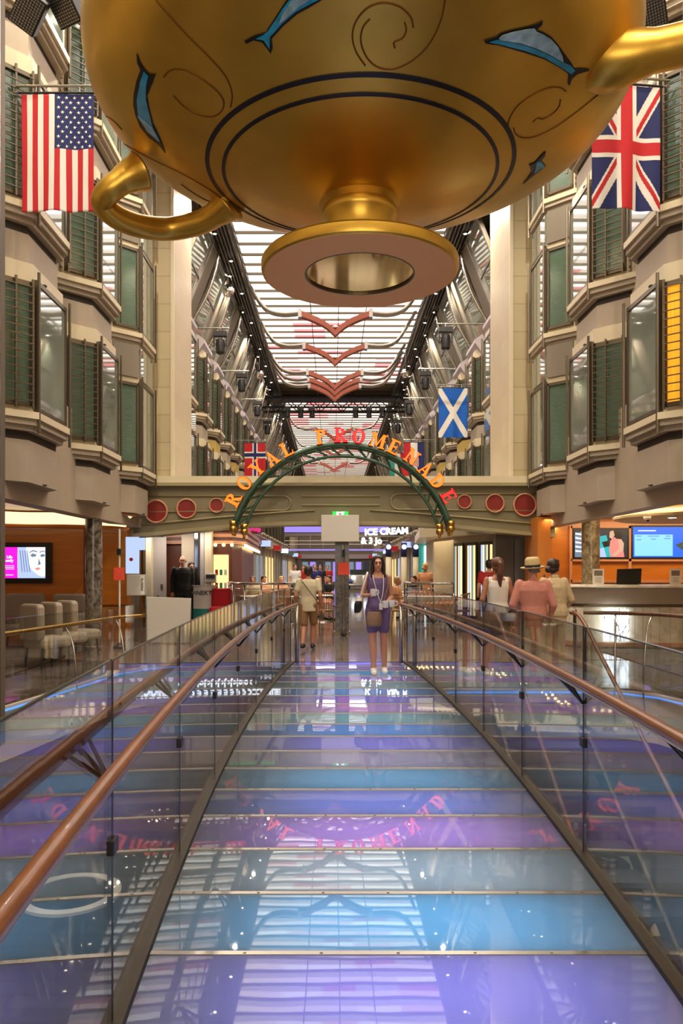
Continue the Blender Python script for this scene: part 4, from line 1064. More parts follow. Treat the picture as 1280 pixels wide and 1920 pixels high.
lounge(120, 14.8, .72, 1.02, 'large beige lounge chair right of the one under the screen', 'velvet', -.1)
lounge(88, 11.8, .46, .98, 'small mauve lounge chair, left of the row of three', 'mauve', 2.6)
lounge(121, 12.5, .46, .98, 'small mauve lounge chair, middle of the row of three', 'mauve', 2.6)
lounge(149, 13.15, .46, .98, 'small mauve lounge chair, right of the row of three by the column', 'mauve', 2.6)
# sign on pole
t = thing('stanchion', 'thin white pole with a red notice plate at the left lounge edge', 'sign post', (P(224, 1100, 14.6).x, 14.6, 0))
MB().tube([(0, 0, .05), (0, 0, 2.28)], .018, 10).build('pole', 'whitepaint', t); MB().lathe([(0, 0), (.13, 0), (.12, .04), (.02, .08), (.02, .1), (0, .1)], n=20).build('foot', 'black', t, True)
MB().box(-.1, .1, -.03, -.02, 1.3, 1.54).build('notice', 'redplate', t); MB().box(-.04, .04, -.06, .03, 1.78, 1.9).build('sensor', 'black', t)
mb = MB(); mb.prismY([(-.012, 1.44), (.012, 1.44), (0, 1.5)], -.034, -.03); mb.box(-.06, .06, -.034, -.03, 1.39, 1.40); mb.box(-.03, .03, -.034, -.03, 1.34, 1.35); mb.build('notice_text', 'rim', t)
# blue-white info panel and white box
p = P(249, 1042, 16.3); t = thing('info_panel', 'narrow white and blue lit panel at the end of the orange lounge wall', 'panel', (p.x, 16.25, 0))
MB().box(-.14, .14, 0, .04, p.z-.38, p.z+.40).build('panel_face', 's_pale', t); MB().box(.0, .28, -.02, .0, p.z+.12, p.z+.38).build('blue_screen', 's_pale', t)
MB().lathe([(0, 0), (.04, 0), (.04, .01), (0, .01)], (-.02, -.01, p.z-.08), 14, M4=Matrix.Rotation(PI/2, 4, 'X')).build('red_emblem', 'fag', t)
p = P(254, 1097, 16.0); t = thing('ballot_box', 'white wall-height box with black lettering left of the man in black', 'box', (p.x, 16.0, 0))
MB().box(-.19, .19, 0, .2, p.z-.22, p.z+.22).build('casing', 'white', t, bevel=.01)
MB().box(.1, .18, -.006, 0, p.z-.2, p.z+.2).build('printed_strip', 'whitepaint', t)
mb = MB()
rr_ = random.Random(5)
for k in range(9): mb.box(.115, .135+rr_.random()*.03, -.01, -.006, p.z-.12+k*.03, p.z-.105+k*.03)
mb.build('printed_marks', 'black', t)
MB().box(-.03, .03, .05, .12, 0, p.z-.22).build('post', 'steel', t)
# tilted blank board
p = P(317, 1164, 15.4)
t = thing('display_board', 'large blank beige board standing in front of the man in black', 'board', (p.x, 15.4, 0), .05)
MB().prismY([(-.44, .03), (.40, .02), (.44, .92), (-.45, .95)], 0, .05).build('board_face', 'white', t, bevel=.006)
MB().bar((-.3, .3, .02), (-.3, .05, .6), .03).build('strut', 'steel', t)
MB().bar((.3, .3, .02), (.3, .05, .6), .03).build('strut', 'steel', t)

# ------------------------------------------------------------------ right information desk
rw = MB(); rw.box(4.35, 12, 17.0, 17.3, 0, FB); struct(rw.build('wall_desk', 'orangewood'))
struct(MB().box(4.35, 4.62, 16.2, 17.0, 0, FB).build('wall_desk_return', 'warmlit'))
mb = MB()
y0 = 16.93
for z in (bz(1050, y0), bz(988, y0)-.0, bz(1090, y0)): mb.box(bx(1070, y0), bx(1400, y0), y0, 17.0, z-.03, z+.03)
for px in (1070, 1181, 1290): mb.box(bx(px, y0)-.03, bx(px, y0)+.03, y0, 17.0, 1.1, bz(986, y0))
struct(mb.build('trim_9', 'rim'))
def screen(px0, px1, py0, py1, label):
    y = 16.95; p = P((px0+px1)/2, (py0+py1)/2, y); t = thing('wall_screen', label, 'screen', p); w = (px1-px0)/F*y/2; h = (py1-py0)/F*y/2
    MB().box(-w, w, -.03, .04, -h, h).build('bezel', 'black', t); return t, w-.04, h-.04
t, w_, h_ = screen(1073, 1178, 990, 1048, 'wall screen showing two people, behind the marble column')
MB().box(-w_, w_, -.036, -.03, -h_, h_).build('picture', 's_dark', t)
def sp(pts, m, name, y=-.037, par=None): return MB().prismY([(a*w_, b*h_) for a, b in pts], y-.002, y).build(name, m, par or t)
sp([(-1, -1), (-1, .7), (-.7, .9), (-.45, .3), (-.5, -1)], 's_grey', 'background_shape')
for k in range(5): sp([(-.98, .8-k*.32), (-.6, .62-k*.3), (-.6, .56-k*.3), (-.98, .66-k*.32)], 's_white', 'white_streak', -.040)
sp([(-.1, .5), (.2, .6), (.3, -.2), (.35, -1), (-.1, -1), (-.2, -.2)], 's_teal', 'background_shape')
sp([(-.1, -.4), (.1, -.3), (.2, -1), (-.1, -1)], 's_pale', 'white_shape', -.040)
sp([(.35, .2), (.5, .45), (.72, .3), (.85, 0), (.84, -.5), (.88, -1), (.35, -1), (.3, -.4)], 's_coral', 'dress_shape', -.043)
sp([(.6, .4), (.76, .3), (.86, 0), (.84, -.5), (.5, -.95), (.4, -.85), (.68, -.4), (.66, .1)], 's_skin', 'arm_shape', -.046)
sp([(.42, .95), (.62, .98), (.8, .6), (.72, .3), (.55, .35), (.5, .6)], 'black', 'hair_shape', -.049)
sp([(.32, .85), (.45, .95), (.5, .6), (.42, .3), (.3, .45)], 's_skin', 'face_shape', -.052)
sp([(.02, .1), (.25, .2), (.3, -.2), (.1, -.3)], 'black', 'camera_shape', -.052)
t, w_, h_ = screen(1182, 1310, 985, 1048, 'wall screen showing a blue page with a light table, far right')
MB().box(-w_, w_, -.036, -.03, -h_, h_).build('picture', 's_blue', t)
sp([(-.96, -.92), (-.96, .5), (.22, .5), (.22, -.92)], 's_sky', 'page_panel')
sp([(.3, -.2), (.5, .0), (.8, .2), (1, .1), (1, -.5), (.5, -.5)], 's_green', 'island_shape', -.037)
for a, b, z in ((-.85, -.3, .72), (-.9, -.75, .36), (-.55, -.2, .36), (0, .15, .36), (-.9, -.75, .12), (-.45, -.3, .16), (-.05, .15, .2)): sp([(a, z), (b, z), (b, z+.07), (a, z+.07)], 's_white' if z > .6 else 's_line', 'text_line', -.040)
# clock
p = P(1232, 966, 16.9); t = thing('wall_clock', 'round white wall clock above the right screens', 'clock', p)
M4 = Matrix.Rotation(PI/2, 4, 'X')
MB().lathe([(.135, 0), (.16, 0), (.16, .05), (.135, .05)], n=40, M4=M4, close=True).build('rim', 'rim', t, True, autos=30)
MB().lathe([(0, .01), (.14, .01), (.14, .02), (0, .02)], n=40, M4=M4).build('dial', 'whitepaint', t)
mb = MB()
for k in range(12): a = k*PI/6; mb.bar((.115*math.sin(a), -.024, .115*math.cos(a)), (.128*math.sin(a), -.024, .128*math.cos(a)), .008)
mb.build('hour_marks', 'black', t)
MB().bar((0, -.027, 0), (.03, -.027, -.06), .012).build('hour_hand', 'black', t); MB().bar((0, -.03, 0), (.07, -.03, -.08), .008).build('minute_hand', 'black', t)
# soffit feature
t = thing('ceiling_soffit', 'curved cream ceiling canopy above the information desk', 'canopy', (P(1290, 950, 14.6).x, 14.4, 0))
MB().lathe([(0, 2.44), (1.35, 2.44), (1.42, 2.46), (1.44, 2.5), (1.38, 2.53), (0, 2.53)], n=48).build('canopy_disc', 'creamcloth', t, True, autos=40)
MB().lathe([(1.0, 2.56), (1.15, 2.56), (1.15, 2.6), (1.0, 2.6)], n=48, close=True).build('glow_ring', 'e_cove', t)
for k, (px, py) in enumerate(((1129, 945), (1152, 943), (1260, 948))):
    d = 14.5 if k < 2 else 13.6; x = (px-VX)/F*d
    z = FB-.01 if k < 2 else 2.43
    t = thing('downlight', ('left one of the pair of downlights above the desk', 'right one of the pair of downlights above the desk', 'downlight set in the curved canopy above the desk')[k], 'ceiling light', (x, d, z))
    MB().lathe([(.0, -.004), (.07, -.004), (.07, .0), (0, 0)], n=20).build('bulb', 'e_down', t); MB().lathe([(.07, -.01), (.09, -.01), (.09, .01), (.07, .01)], n=20, close=True).build('trim_ring', 'whitepaint', t)
for px, py, d, l in ((1149, 955, 14.2, 'small dome camera on the ceiling left of the clock'), (1213, 954, 13.5, 'small round smoke detector on the canopy near the clock')):
    z = FB if px < 1200 else 2.44
    t = thing('dome_camera' if px < 1200 else 'smoke_detector', l, 'camera' if px < 1200 else 'detector', ((px-VX)/F*d, d, z))
    MB().lathe([(0, -.08), (.04, -.07), (.06, -.04), (.07, 0), (0, 0)], n=20).build('dome', 'whitepaint', t, True)
    MB().ell((0, -.02, -.065), (.03, .03, .03)).build('lens', 'black', t)
# desk
t = thing('information_desk', 'long cream stone information desk with a bright branch-pattern panel', 'desk', (0, 0, 0))
dp = smoothline([(4.62, 15.35, 0), (4.72, 14.95, 0), (5.2, 14.72, 0), (6.2, 14.6, 0), (8.5, 14.55, 0)], 5)
ribbon(dp, [(.0, 0), (.0, .78), (-.12, .78), (-.12, 0)]).build('front_panel', 'counter', t)
ribbon(dp, [(-.05, .78), (.02, .78), (.02, .84), (-.05, .84)]).build('bronze_line', 'bronze', t)
ribbon(dp, [(-.06, .84), (.06, .84), (.12, 1.02), (.16, 1.14), (-.12, 1.14)]).build('upper_panel', 'mauve', t, True, autos=40)
ribbon(dp, [(.24, 1.15), (.26, 1.17), (.25, 1.2), (.2, 1.21), (-.5, 1.21), (-.5, 1.15)]).build('desk_top', 'counter', t, True, autos=40)
ribbon(dp, [(.0, .02), (.06, .02), (.06, .1), (0, .1)]).build('plinth_rail', 'rim', t)
cx0, cx1 = bx(1130, 14.6), bx(1177, 14.6)
lp = MB().box(cx0, cx1, 14.56, 14.6, .13, .74).build('lit_panel', 'e_case', t)
rb = random.Random(11); mb = MB()
for k in range(16):
    x = cx0+.02+(cx1-cx0-.04)*rb.random(); z = .13; a = rb.uniform(-.25, .25); p0 = Vector((x, 14.548, z)); r = .011
    while p0.z < .70:
        a += rb.uniform(-.35, .35); a = max(-.6, min(.6, a)); p1 = p0+Vector((math.sin(a)*.08, 0, math.cos(a)*.08)); p1.x = min(max(p1.x, cx0), cx1)
        mb.bar(p0, p1, r, .006)
        if rb.random() < .4:
            q = p0+Vector((rb.uniform(-.07, .07), 0, .07)); q.x = min(max(q.x, cx0), cx1); mb.bar(p0, q, r*.6, .006)
        p0 = p1; r = max(.004, r*.9)
mb.build('branch_pattern', 'bronze', lp)
p = P(1182, 1092, 14.75); t = thing('laptop', 'black laptop standing open on the information desk, seen from behind', 'laptop', (p.x, 14.85, 1.212))
MB().box(-.2, .2, -.0, .28, 0, .018).build('base', 'black', t, bevel=.004)
ms = MB(); ms.box(-.24, .24, 0, .012, 0, .30); o = ms.build('screen_lid', 'black', t, bevel=.005); o.rotation_euler = (.22, -.03, 0); o.location = (0, -.0, .012)
for px, l in ((1122, 'white framed notice card on the desk, left of the laptop'), (1267, 'white framed notice card on the desk, far right')):
    p = P(px, 1080, 14.7); t = thing('notice_card', l, 'card', (p.x, 14.72, 1.212))
    MB().prismY([(-.11, 0), (.11, 0), (.11, .30), (-.11, .30)], 0, .012).build('card', 'whitepaint', t)
    MB().box(-.08, .08, -.004, 0, .17, .27).build('photo', 'taupe', t)
    for k in range(3): MB().box(-.06, .06, -.003, 0, .05+.035*k, .058+.035*k).build('text_line', 'taupe', t)
# ------------------------------------------------------------------ shops beyond the beam, left
def wbox(name, label, cat, x0, x1, y0, y1, z0, z1, m):
    return tag(MB().box(x0, x1, y0, y1, z0, z1).build(name, m), label, cat)
struct(MB().box(-9, bx(293, 20), 20.0, 20.2, 0, 3.0).build('wall_passage', 'beige'))
struct(MB().box(bx(340, 20), bx(397, 20), 20.0, 20.2, 0, 3.0).build('wall_passage_right', 'greydoor'))
struct(MB().box(bx(293, 20), bx(340, 20), 20.8, 21, 0, 3.0).build('wall_passage_inner', 'black'))
t = thing('door_1', None, None, (bx(301, 20), 19.98, 0)); struct(t)
MB().box(-.2, .16, -.03, 0, 0, 2.35).build('leaf', 'greydoor', t); MB().box(.02, .07, -.06, -.03, 1.0, 1.12).build('handle', 'bronze', t)
t = thing('door_2', None, None, (bx(352, 20), 19.98, 0)); struct(t)
MB().box(-.15, .17, -.04, 0, 0, 2.4).build('leaf', 'mauve', t); MB().box(-.1, -.06, -.06, -.04, 1.2, 1.45).build('handle', 'bronze', t)
for k, px in enumerate((268, 280, 369, 380, 391)):
    m_ = ['chrome', 'cream', 'chrome', 'greydoor', 'pillarside'][k]; wd = [.03, .07, .04, .05, .09][k]
    struct(MB().box(bx(px, 19.8)-wd, bx(px, 19.8)+wd, 19.7, 19.97, 0, 3.0).build('trim_%d' % (20+k), m_))
# marquee shop
sx0, sx1 = bx(396, 20.4), bx(438, 20.4)
sh = thing('marquee_shop', 'dark wood shop with a striped marquee edged in glowing bulbs, left', 'shop', (0, 0, 0))
mb = MB()
pl = [(sx0, 20.3), (sx1, 20.3), (sx1+.25, 21.2), (-2.75, 28.5), (-4.5, 28.5), (-4.5, 20.3)]
pl = pl[::1]
for k in range(5):
    z = bz(1020, 20.4)+.09*k
    MB().prism([(x-(.03 if k % 2 else 0), y+(.03 if k % 2 else 0)) for x, y in pl], z, z+.09).build('marquee_band', 'darkwood' if k % 2 else 'rim', sh)
MB().prism(pl, bz(1020, 20.4)+.45, bz(1020, 20.4)+.5).build('marquee_cap', 'steel', sh)
MB().prism([(sx0, 20.5), (sx1-.05, 20.5), (sx1+.1, 21.4), (-2.95, 28.4), (-4.5, 28.4), (-4.5, 20.5)], 0, bz(1020, 20.4)).build('shop_wall', 'darkwood', sh)
MB().box(sx0+.05, sx0+.45, 20.46, 20.5, .7, 1.9).build('glass_case', 'e_shop', sh)
for k in range(6): MB().box(sx0+.1+(k % 3)*.12, sx0+.17+(k % 3)*.12, 20.42, 20.46, 1.0+.35*(k//3), 1.15+.35*(k//3)).build('poster', ['fag', 'teal', 'whitepaint'][k % 3], sh)
bl = []
for k in range(3): bl.append((sx0+.1+.22*k, 20.25))
for k in range(16): f_ = k/15; bl.append((sx1+.22+(-2.75-sx1-.25)*f_, 21.0+7.4*f_))
for x, y in bl: MB().ell((x+.03, y, bz(1020, 20.4)-.03), (.045, .045, .045), 10).build('bulb', 'e_bulb', sh)
t = thing('neon_sign', 'curved hot-pink neon sign standing on the marquee', 'sign', P(474, 992, 24))
MB().prismY([(-.28, -.05), (-.1, .05), (.1, .08), (.28, .02), (.3, -.1), (.1, -.16), (-.2, -.12)], 0, .08).build('sign_body', 'letterback', t)
for k in range(5): o = MB().tube([(0, 0, -.06), (.02, 0, .06), (.07, 0, .05), (.05, 0, -.05)], .012, 6).build('neon_letter', 'e_pink', t, True); o.location = (-.24+.1*k, -.02, -.02+.03*math.sin(k))
# row of further shopfronts left and right: columns, lit windows
rs = random.Random(9)
SHOP = [('mauve', 's_grey'), ('lilac', 'e_shop'), ('darkwood', 's_dark'), ('greydoor', 's_pale'), ('taupe', 'e_shop'), ('mauve', 's_dark')]
names = ['first', 'second', 'third', 'fourth', 'fifth', 'sixth']
for s in (-1, 1):
    for k in range(6):
        y = (28.6 if s < 0 else 30)+k*6
        if y > 62: break
        m_, e_ = SHOP[(k+(2 if s > 0 else 0)) % 6]
        t = thing('shopfront', '%s distant shopfront along the %s side past the %s' % (names[k], 'left' if s < 0 else 'right', 'marquee shop' if s < 0 else 'ice cream parlour'), 'shop', (XC+s*3.4, y, 0))
        def XX(a, b): return sorted((s*a, s*b))
        a, b = XX(.0, 1.2); MB().box(a, b, 0, 5.9, 0, 3.0).build('wall', m_, t)
        for j in range(3):
            a, b = XX(-.04, .0); MB().box(a, b, .4+j*1.85, 1.9+j*1.85, .5, 2.1).build('shop_window', e_, t)
            a, b = XX(-.12, .0); MB().box(a, b, .1+j*1.85, .28+j*1.85, 0, 2.5).build('pilaster', 'pillarside', t)
        a, b = XX(-.35, .0); MB().box(a, b, 0, 5.9, 2.5, 2.8).build('awning', ['darkwood', 'mauve', 'taupe', 'lilac'][k % 4], t)
        t2 = thing('blade_sign', 'small lit projecting sign on the %s %s shopfront' % (names[k], 'left' if s < 0 else 'right'), 'sign', (XC+s*2.9, y+2, 2.55)); MB().box(-.2, .2, 0, .08, -.12, .12).build('panel', ['s_pale', 'fag', 's_white', 's_green'][k % 4], t2)
# far purple lit bridge
t = thing('far_bridge', 'distant footbridge edged with violet light tubes under the beam', 'footbridge', (XC, 44, 0))
MB().box(-3.0, 3.0, 0, 1.6, 3.45, 3.9).build('deck', 'taupe', t)
MB().box(-3.0, 3.0, -.08, 0, 3.66, 3.98).build('light_band', 'e_purple', t)
MB().box(-3.0, 3.0, -.02, .02, 2.6, 2.68).build('light_line', 'e_purple', t)
for k in range(9): MB().box(-3.0+k*.74, -2.97+k*.74, -.02, .02, 2.6, 3.5).build('hanger', 'steel', t)
for k in range(2): MB().box(-3.0, 3.0, -.03, .0, 2.95+k*.2, 2.98+k*.2).build('bar', 'whitepaint', t)
t = thing('far_facade', 'glowing far shopfronts at the end of the promenade', 'shop', (XC, 70, 0))
MB().box(-3.3, 3.3, 0, 1, 0, 5.2).build('wall', 'taupe', t)
for k in range(9): MB().box(-3.0+k*.7, -2.5+k*.7, -.05, 0, .4, 2.2).build('shop_window', ['s_grey', 'e_purple', 's_dark'][k % 3], t)
MB().box(-3.2, 3.2, -.3, 0, 2.5, 2.9).build('canopy', 'lilac', t)
# car
t = thing('vintage_car', 'small vintage car with round headlamps parked far down the promenade', 'car', (P(673, 1080, 52).x, 52, .15))
MB().box(-.9, .9, -.8, 3.2, -.15, 0).build('plinth', 'taupe', t)
mb = MB(); mb.box(-.42, .42, -.5, .8, .35, .95); mb.box(-.7, .7, .8, 2.8, .3, 1.0); mb.build('car_body', 'whitepaint', t, bevel=.1)
for s in (-1, 1):
    MB().cap((s*.62, -.4, .5), (s*.66, .9, .55), .16, .2).build('mudguard', 'bluecloth', t, True)
    MB().lathe([(0, -.08), (.34, -.08), (.34, .08), (0, .08)], (s*.7, 0, .34), 20, M4=Matrix.Rotation(PI/2, 4, 'Y')).build('wheel', 'black', t)
    MB().ell((s*.42, -.62, .82), (.14, .1, .14)).build('headlamp', 'e_white', t)
MB().box(-.22, .22, -.56, -.5, .35, .95).build('grille', 'chrome', t); MB().box(-.8, .8, -.75, -.68, .3, .4).build('bumper', 'chrome', t); MB().box(-.6, .6, .85, .9, .95, 1.35).build('windscreen', 'glassedge', t)

# ------------------------------------------------------------------ right shops
rs0 = thing('corner_shop', 'cream shop with dark framed lit display windows, right of the walkway', 'shop', (0, 0, 0))
MB().prism([(bx(786, 21), 21.0), (bx(925, 18.6), 18.6), (4.3, 18.2), (4.5, 26), (bx(790, 24), 26)], 2.38, 2.62).build('canopy_fascia', 'cream', rs0)
MB().prism([(bx(815, 22), 22.0), (bx(850, 20.5), 20.5), (bx(935, 18.7), 18.75), (4.4, 18.8), (4.4, 26), (bx(830, 22), 26)], 0, 2.38).build('shop_wall', 'beige', rs0)
a = Vector((bx(852, 20.4), 20.38, 0)); b = Vector((bx(933, 18.6), 18.68, 0)); d = b-a
for k, (u0, u1) in enumerate(((.02, .26), (.3, .58), (.66, .97))):
    p0 = a+d*u0; p1 = a+d*u1; n = Vector((d.y, -d.x, 0)).normalized()*-.0
    q = Vector((d.y, -d.x, 0)).normalized()*.03
    if q.y > 0: q = -q
    f = MB().prism([tuple((p0+q)[:2]), tuple((p1+q)[:2]), tuple((p1+q*2)[:2]), tuple((p0+q*2)[:2])][::-1], .25, 2.2).build('display_window', 'black', rs0)
    g1 = p0+(p1-p0)*.1; g2 = p0+(p1-p0)*.9
    MB().prism([tuple((g1+q*2)[:2]), tuple((g2+q*2)[:2]), tuple((g2+q*2.4)[:2]), tuple((g1+q*2.4)[:2])][::-1], .32, 2.12).build('lit_pane', 'e_shop', f)
    for j in range(3):
        h1 = p0+(p1-p0)*(.15+.25*j); h2 = h1+(p1-p0)*.12
        MB().prism([tuple((h1+q*2.5)[:2]), tuple((h2+q*2.5)[:2]), tuple((h2+q*3)[:2]), tuple((h1+q*3)[:2])][::-1], .32, 2.12).build('shelf_goods', ['s_grey', 'darkwood', 's_pale'][(j+k) % 3], f)
struct(MB().box(bx(929, 18), bx(963, 18), 18.0, 18.3, 0, 2.9).build('wall_corner', 'taupe'))
t = thing('lift_door', 'pale mirrored door panel between the brown wall and the steel posts, right', 'door', (bx(982, 18), 18.1, 0))
MB().box(-.2, .2, 0, .05, 0, 2.5).build('leaf', 'greydoor', t); MB().box(.08, .13, -.05, 0, 1.5, 1.62).build('call_button', 'black', t)
for k, px in enumerate((1003, 1013)): tag(MB().tube([(bx(px, 17.9), 17.9, 0), (bx(px, 17.9), 17.9, 2.6)], .06, 12).build('steel_post', 'steel', None, True), ('left', 'right')[k]+' brushed steel post right of the pale door panel', 'post')
struct(MB().box(bx(1018, 17.6), bx(1045, 17.6)+.1, 17.5, 17.7, 0, 2.6).build('wall_board', 'lilac'))
t = thing('notice_holder', 'small cream wall-mounted leaflet holder right of the steel posts', 'holder', P(1031, 1048, 17.5)); MB().box(-.05, .05, -.06, 0, -.12, .12).build('casing', 'cream', t); MB().box(-.02, .02, -.07, -.06, -.06, .06).build('slot', 'black', t)
# ice cream sign, striped poles, teal shop
t = thing('ice_cream_sign', 'white glowing ICE CREAM letters of the parlour on the right', 'sign', P(720, 1000, 27))
textpart('ICE CREAM', .31, (.08, 0, .06), 'e_white', t, depth=.06, bold=.012, rot=(0, -.04, 0))
textpart('& 3 Jo', .30, (-.45, 0, -.27), 'e_white', t, depth=.06, bold=.01)
MB().box(-.9, .95, .05, .1, -.12, -.08).build('support_rail', 'steel', t)
for k, px in enumerate((728, 757, 779)):
    t = thing('striped_pole', ('left', 'middle', 'right')[k]+' navy and cream pole under the ice cream sign', 'pole', (bx(px, 27), 27, 0))
    MB().tube([(0, 0, 0), (0, 0, 1.95)], .1, 12).build('lower_shaft', 'cream', t, True); MB().tube([(0, 0, 1.95), (0, 0, 2.45)], .105, 12).build('upper_shaft', 'fbl', t, True); MB().ell((0, -.1, 2.3), (.09, .09, .09)).build('globe_lamp', 's_white', t)
struct(MB().box(bx(776, 29), 4.3, 29.0, 29.2, 0, 2.6).build('wall_teal', 'teal'))
t = thing('balloon_display', 'bright pink, yellow and green balloon display in front of the teal wall', 'display', (bx(813, 28.6), 28.6, 0))
for (dx, z, r, m_) in ((0, 2.1, .22, 'fag'), (.1, 1.7, .18, 'e_pink'), (-.05, 1.3, .2, 'yellow'), (.12, 1.0, .18, 'plant'), (-.02, .6, .2, 'yellow')): MB().ell((dx, 0, z), (r, .12, r)).build('balloon', m_, t, True)
MB().box(bx(795, 29)-bx(813, 28.6), bx(798, 29)-bx(813, 28.6), .3, .38, 0, 2.4).build('light_bar', 'e_white', t)

# ------------------------------------------------------------------ cafe tables, chairs
def cafe_table(x, y, label, group=None):
    t = thing('cafe_table', label, 'table', (x, y, 0), 0, group)
    MB().lathe([(0, .74), (.36, .74), (.37, .755), (.36, .77), (0, .77)], n=24).build('table_top', 'whitepaint', t, True, autos=30)
    MB().tube([(0, 0, .02), (0, 0, .74)], .03, 8).build('pedestal', 'steel', t); MB().lathe([(0, 0), (.22, 0), (.2, .03), (0, .04)], n=20).build('foot', 'steel', t)
def bistro():
    t = empty('bistro_chair')
    MB().lathe([(0, .43), (.2, .43), (.21, .45), (.2, .47), (0, .47)], n=20).build('seat', 'rattan', t, True, autos=30)
    mb = MB(); pts = [(.2*math.cos(a), .2*math.sin(a), .84+.06*math.sin(a)) for a in [PI*i/10 for i in range(11)]]
    mb.tube(pts, .015, 6); 
    for a in pts: mb.tube([a, (a[0]*.95, a[1]*.95, .46)], .007, 5)
    mb.build('backrest', 'rattan', t)
    for a in (-1, 1):
        for b in (-1, 1): MB().tube([(a*.19, b*.19, 0), (a*.15, b*.15, .44)], .013, 6).build('leg', 'rattan', t)
    return t
b0 = bistro(); used = False
def chair(x, y, rz, label, group=None):
    global used
    o = b0 if not used else copy_tree(b0); used = True
    o.location = (x, y, 0); o.rotation_euler = (0, 0, rz); tag(o, label, 'chair', group); return o
RT = [(784, 19.5), (829, 19.4), (772, 22.4), (766, 25.3)]
for i, (px, y) in enumerate(RT):
    x = bx(px, y)
    lab = ['white round table just behind the right chrome railing, left one', 'white round table by the cream corner shop, right end', 'white round table in the second row on the right', 'white round table deepest on the right side'][i]
    cafe_table(x, y, lab)
    for dx, dy, rz in ((-.5, 0, PI/2), (.5, 0, -PI/2), (0, -.55, PI)): chair(x+dx, y+dy, rz, 'woven cane bistro chair at the right side cafe tables', 'bistro chairs on the right side')
LT = [(540, 20.8), (604, 21.9), (474, 21.3), (505, 25), (575, 27)]
for i, (px, y) in enumerate(LT):
    x = bx(px, y)
    lab = ['white cafe table just left of the walking boy', 'white cafe table between the walking boy and the centre column', 'white cafe table behind the left chrome railing, near end', 'white cafe table further back behind the left railing', 'white cafe table deep in the left cafe area'][i]
    cafe_table(x, y, lab)
    for dx, dy, rz in ((-.5, 0, PI/2), (.5, .05, -PI/2))[(1 if i == 2 else 0):]: chair(x+dx, y+dy, rz, 'woven cane bistro chair at the left side cafe tables', 'bistro chairs on the left side')
chair(bx(612, 19.5), 19.5, PI, 'woven cane bistro chair nearest the centre column on the left')
# chrome railing around left cafe and right rail
def chromerail(path, posts, label):
    t = thing('cafe_railing', label, 'railing', (0, 0, 0))
    pts = smoothline([(x, y, 1.18) for x, y in path], 5)
    MB().tube(pts, .028, 10).build('top_rail', 'chrome', t, True)
    MB().tube([p-Vector((0, 0, .12)) for p in pts], .012, 8).build('lower_rail', 'chrome', t, True)
    for i in posts:
        p = pts[min(i, len(pts)-1)]; MB().tube([(p.x, p.y, 0), (p.x, p.y, 1.17)], .022, 8).build('post', 'chrome', t, True)
    mb = MB()
    g = [Vector((p.x, p.y, 0)) for p in pts]
    for a, b in zip(g[:-1], g[1:]):
        d = (b-a).normalized(); n = Vector((-d.y, d.x, 0))*.006
        mb.prism([tuple((a-n)[:2]), tuple((b-n)[:2]), tuple((b+n)[:2]), tuple((a+n)[:2])], .1, 1.02)
    mb.build('glass_panel', 'glass', t)
chromerail([(bx(560, 19.2), 19.2), (bx(548, 17.9), 17.9), (bx(500, 17.3), 17.3), (bx(450, 17.6), 17.6), (bx(428, 18.6), 18.6), (bx(436, 19.9), 19.9)], [0, 4, 8, 11, 14, 17, 20, 25], 'chrome railing curving round the left cafe area')
chromerail([(bx(758, 18.9), 18.9), (bx(764, 18.3), 18.3), (bx(790, 18), 18), (bx(850, 17.8), 17.8)], [0, 5, 10, 15], 'chrome railing round the right cafe tables')
t = thing('banner_stand', 'white and green curved counter banner reading NEKTO', 'banner', (bx(384, 18.6), 18.6, 0))
mb = MB(); n = 10; vsn = [(-.28+.56*i/n, .12*(1-((i/n-.5)*2)**2)*-1, 0) for i in range(n+1)]
ribbon([Vector(v) for v in vsn], [(0, .55), (0, 1.1), (-.02, 1.1), (-.02, .55)]).build('banner_top', 'whitepaint', t)
ribbon([Vector(v) for v in vsn], [(0, .0), (0, .55), (-.02, .55), (-.02, .0)]).build('banner_base', 'teal', t)
textpart('\u2261NEKTO', .15, (.02, -.14, .93), 'black', t, depth=.004, bold=.002)
MB().box(-.3, .3, -.12, .1, 1.1, 1.12).build('counter_lid', 'steel', t)
t = thing('phone_stand', 'small grey payphone-like terminal on the wall above the banner', 'terminal', P(394, 1084, 19.6)); MB().box(-.14, .14, 0, .15, -.12, .12).build('casing', 'greydoor', t, bevel=.02); MB().box(-.11, .11, -.01, 0, .0, .09).build('screen', 'black', t)
t = thing('red_chair', 'glossy red tub chair right of the NEKTO banner', 'chair', (bx(412, 18.2), 18.3, 0)); 
MB().box(-.25, .25, -.2, .25, .45, .62).build('seat', 'fag', t, bevel=.06); MB().box(-.25, .25, .12, .28, .55, 1.05).build('backrest', 'fag', t, bevel=.07); MB().tube([(0, 0, 0), (0, 0, .46)], .04, 8).build('pedestal', 'chrome', t)
t = thing('potted_palm', 'spiky green palm behind the beige board', 'plant', (bx(303, 16.3), 16.3, 0))
MB().lathe([(0, 0), (.13, 0), (.17, .6), (0, .6)], n=16).build('pot', 'mauve', t)
mb = MB(); rp = random.Random(4)
for k in range(26):
    a = rp.random()*2*PI; e = rp.uniform(.2, 1.1); L = rp.uniform(.28, .42)
    p0 = Vector((0, 0, .6)); p1 = p0+Vector((math.cos(a)*math.cos(e)*L*.6, math.sin(a)*math.cos(e)*L*.6, math.sin(e)*L)); p2 = p1+Vector((math.cos(a)*L*.45, math.sin(a)*L*.45, -.05))
    mb.tube([p0, p1, p2], [.012, .014, .003], 4)
mb.build('fronds', 'plant', t)['kind'] = 'stuff'
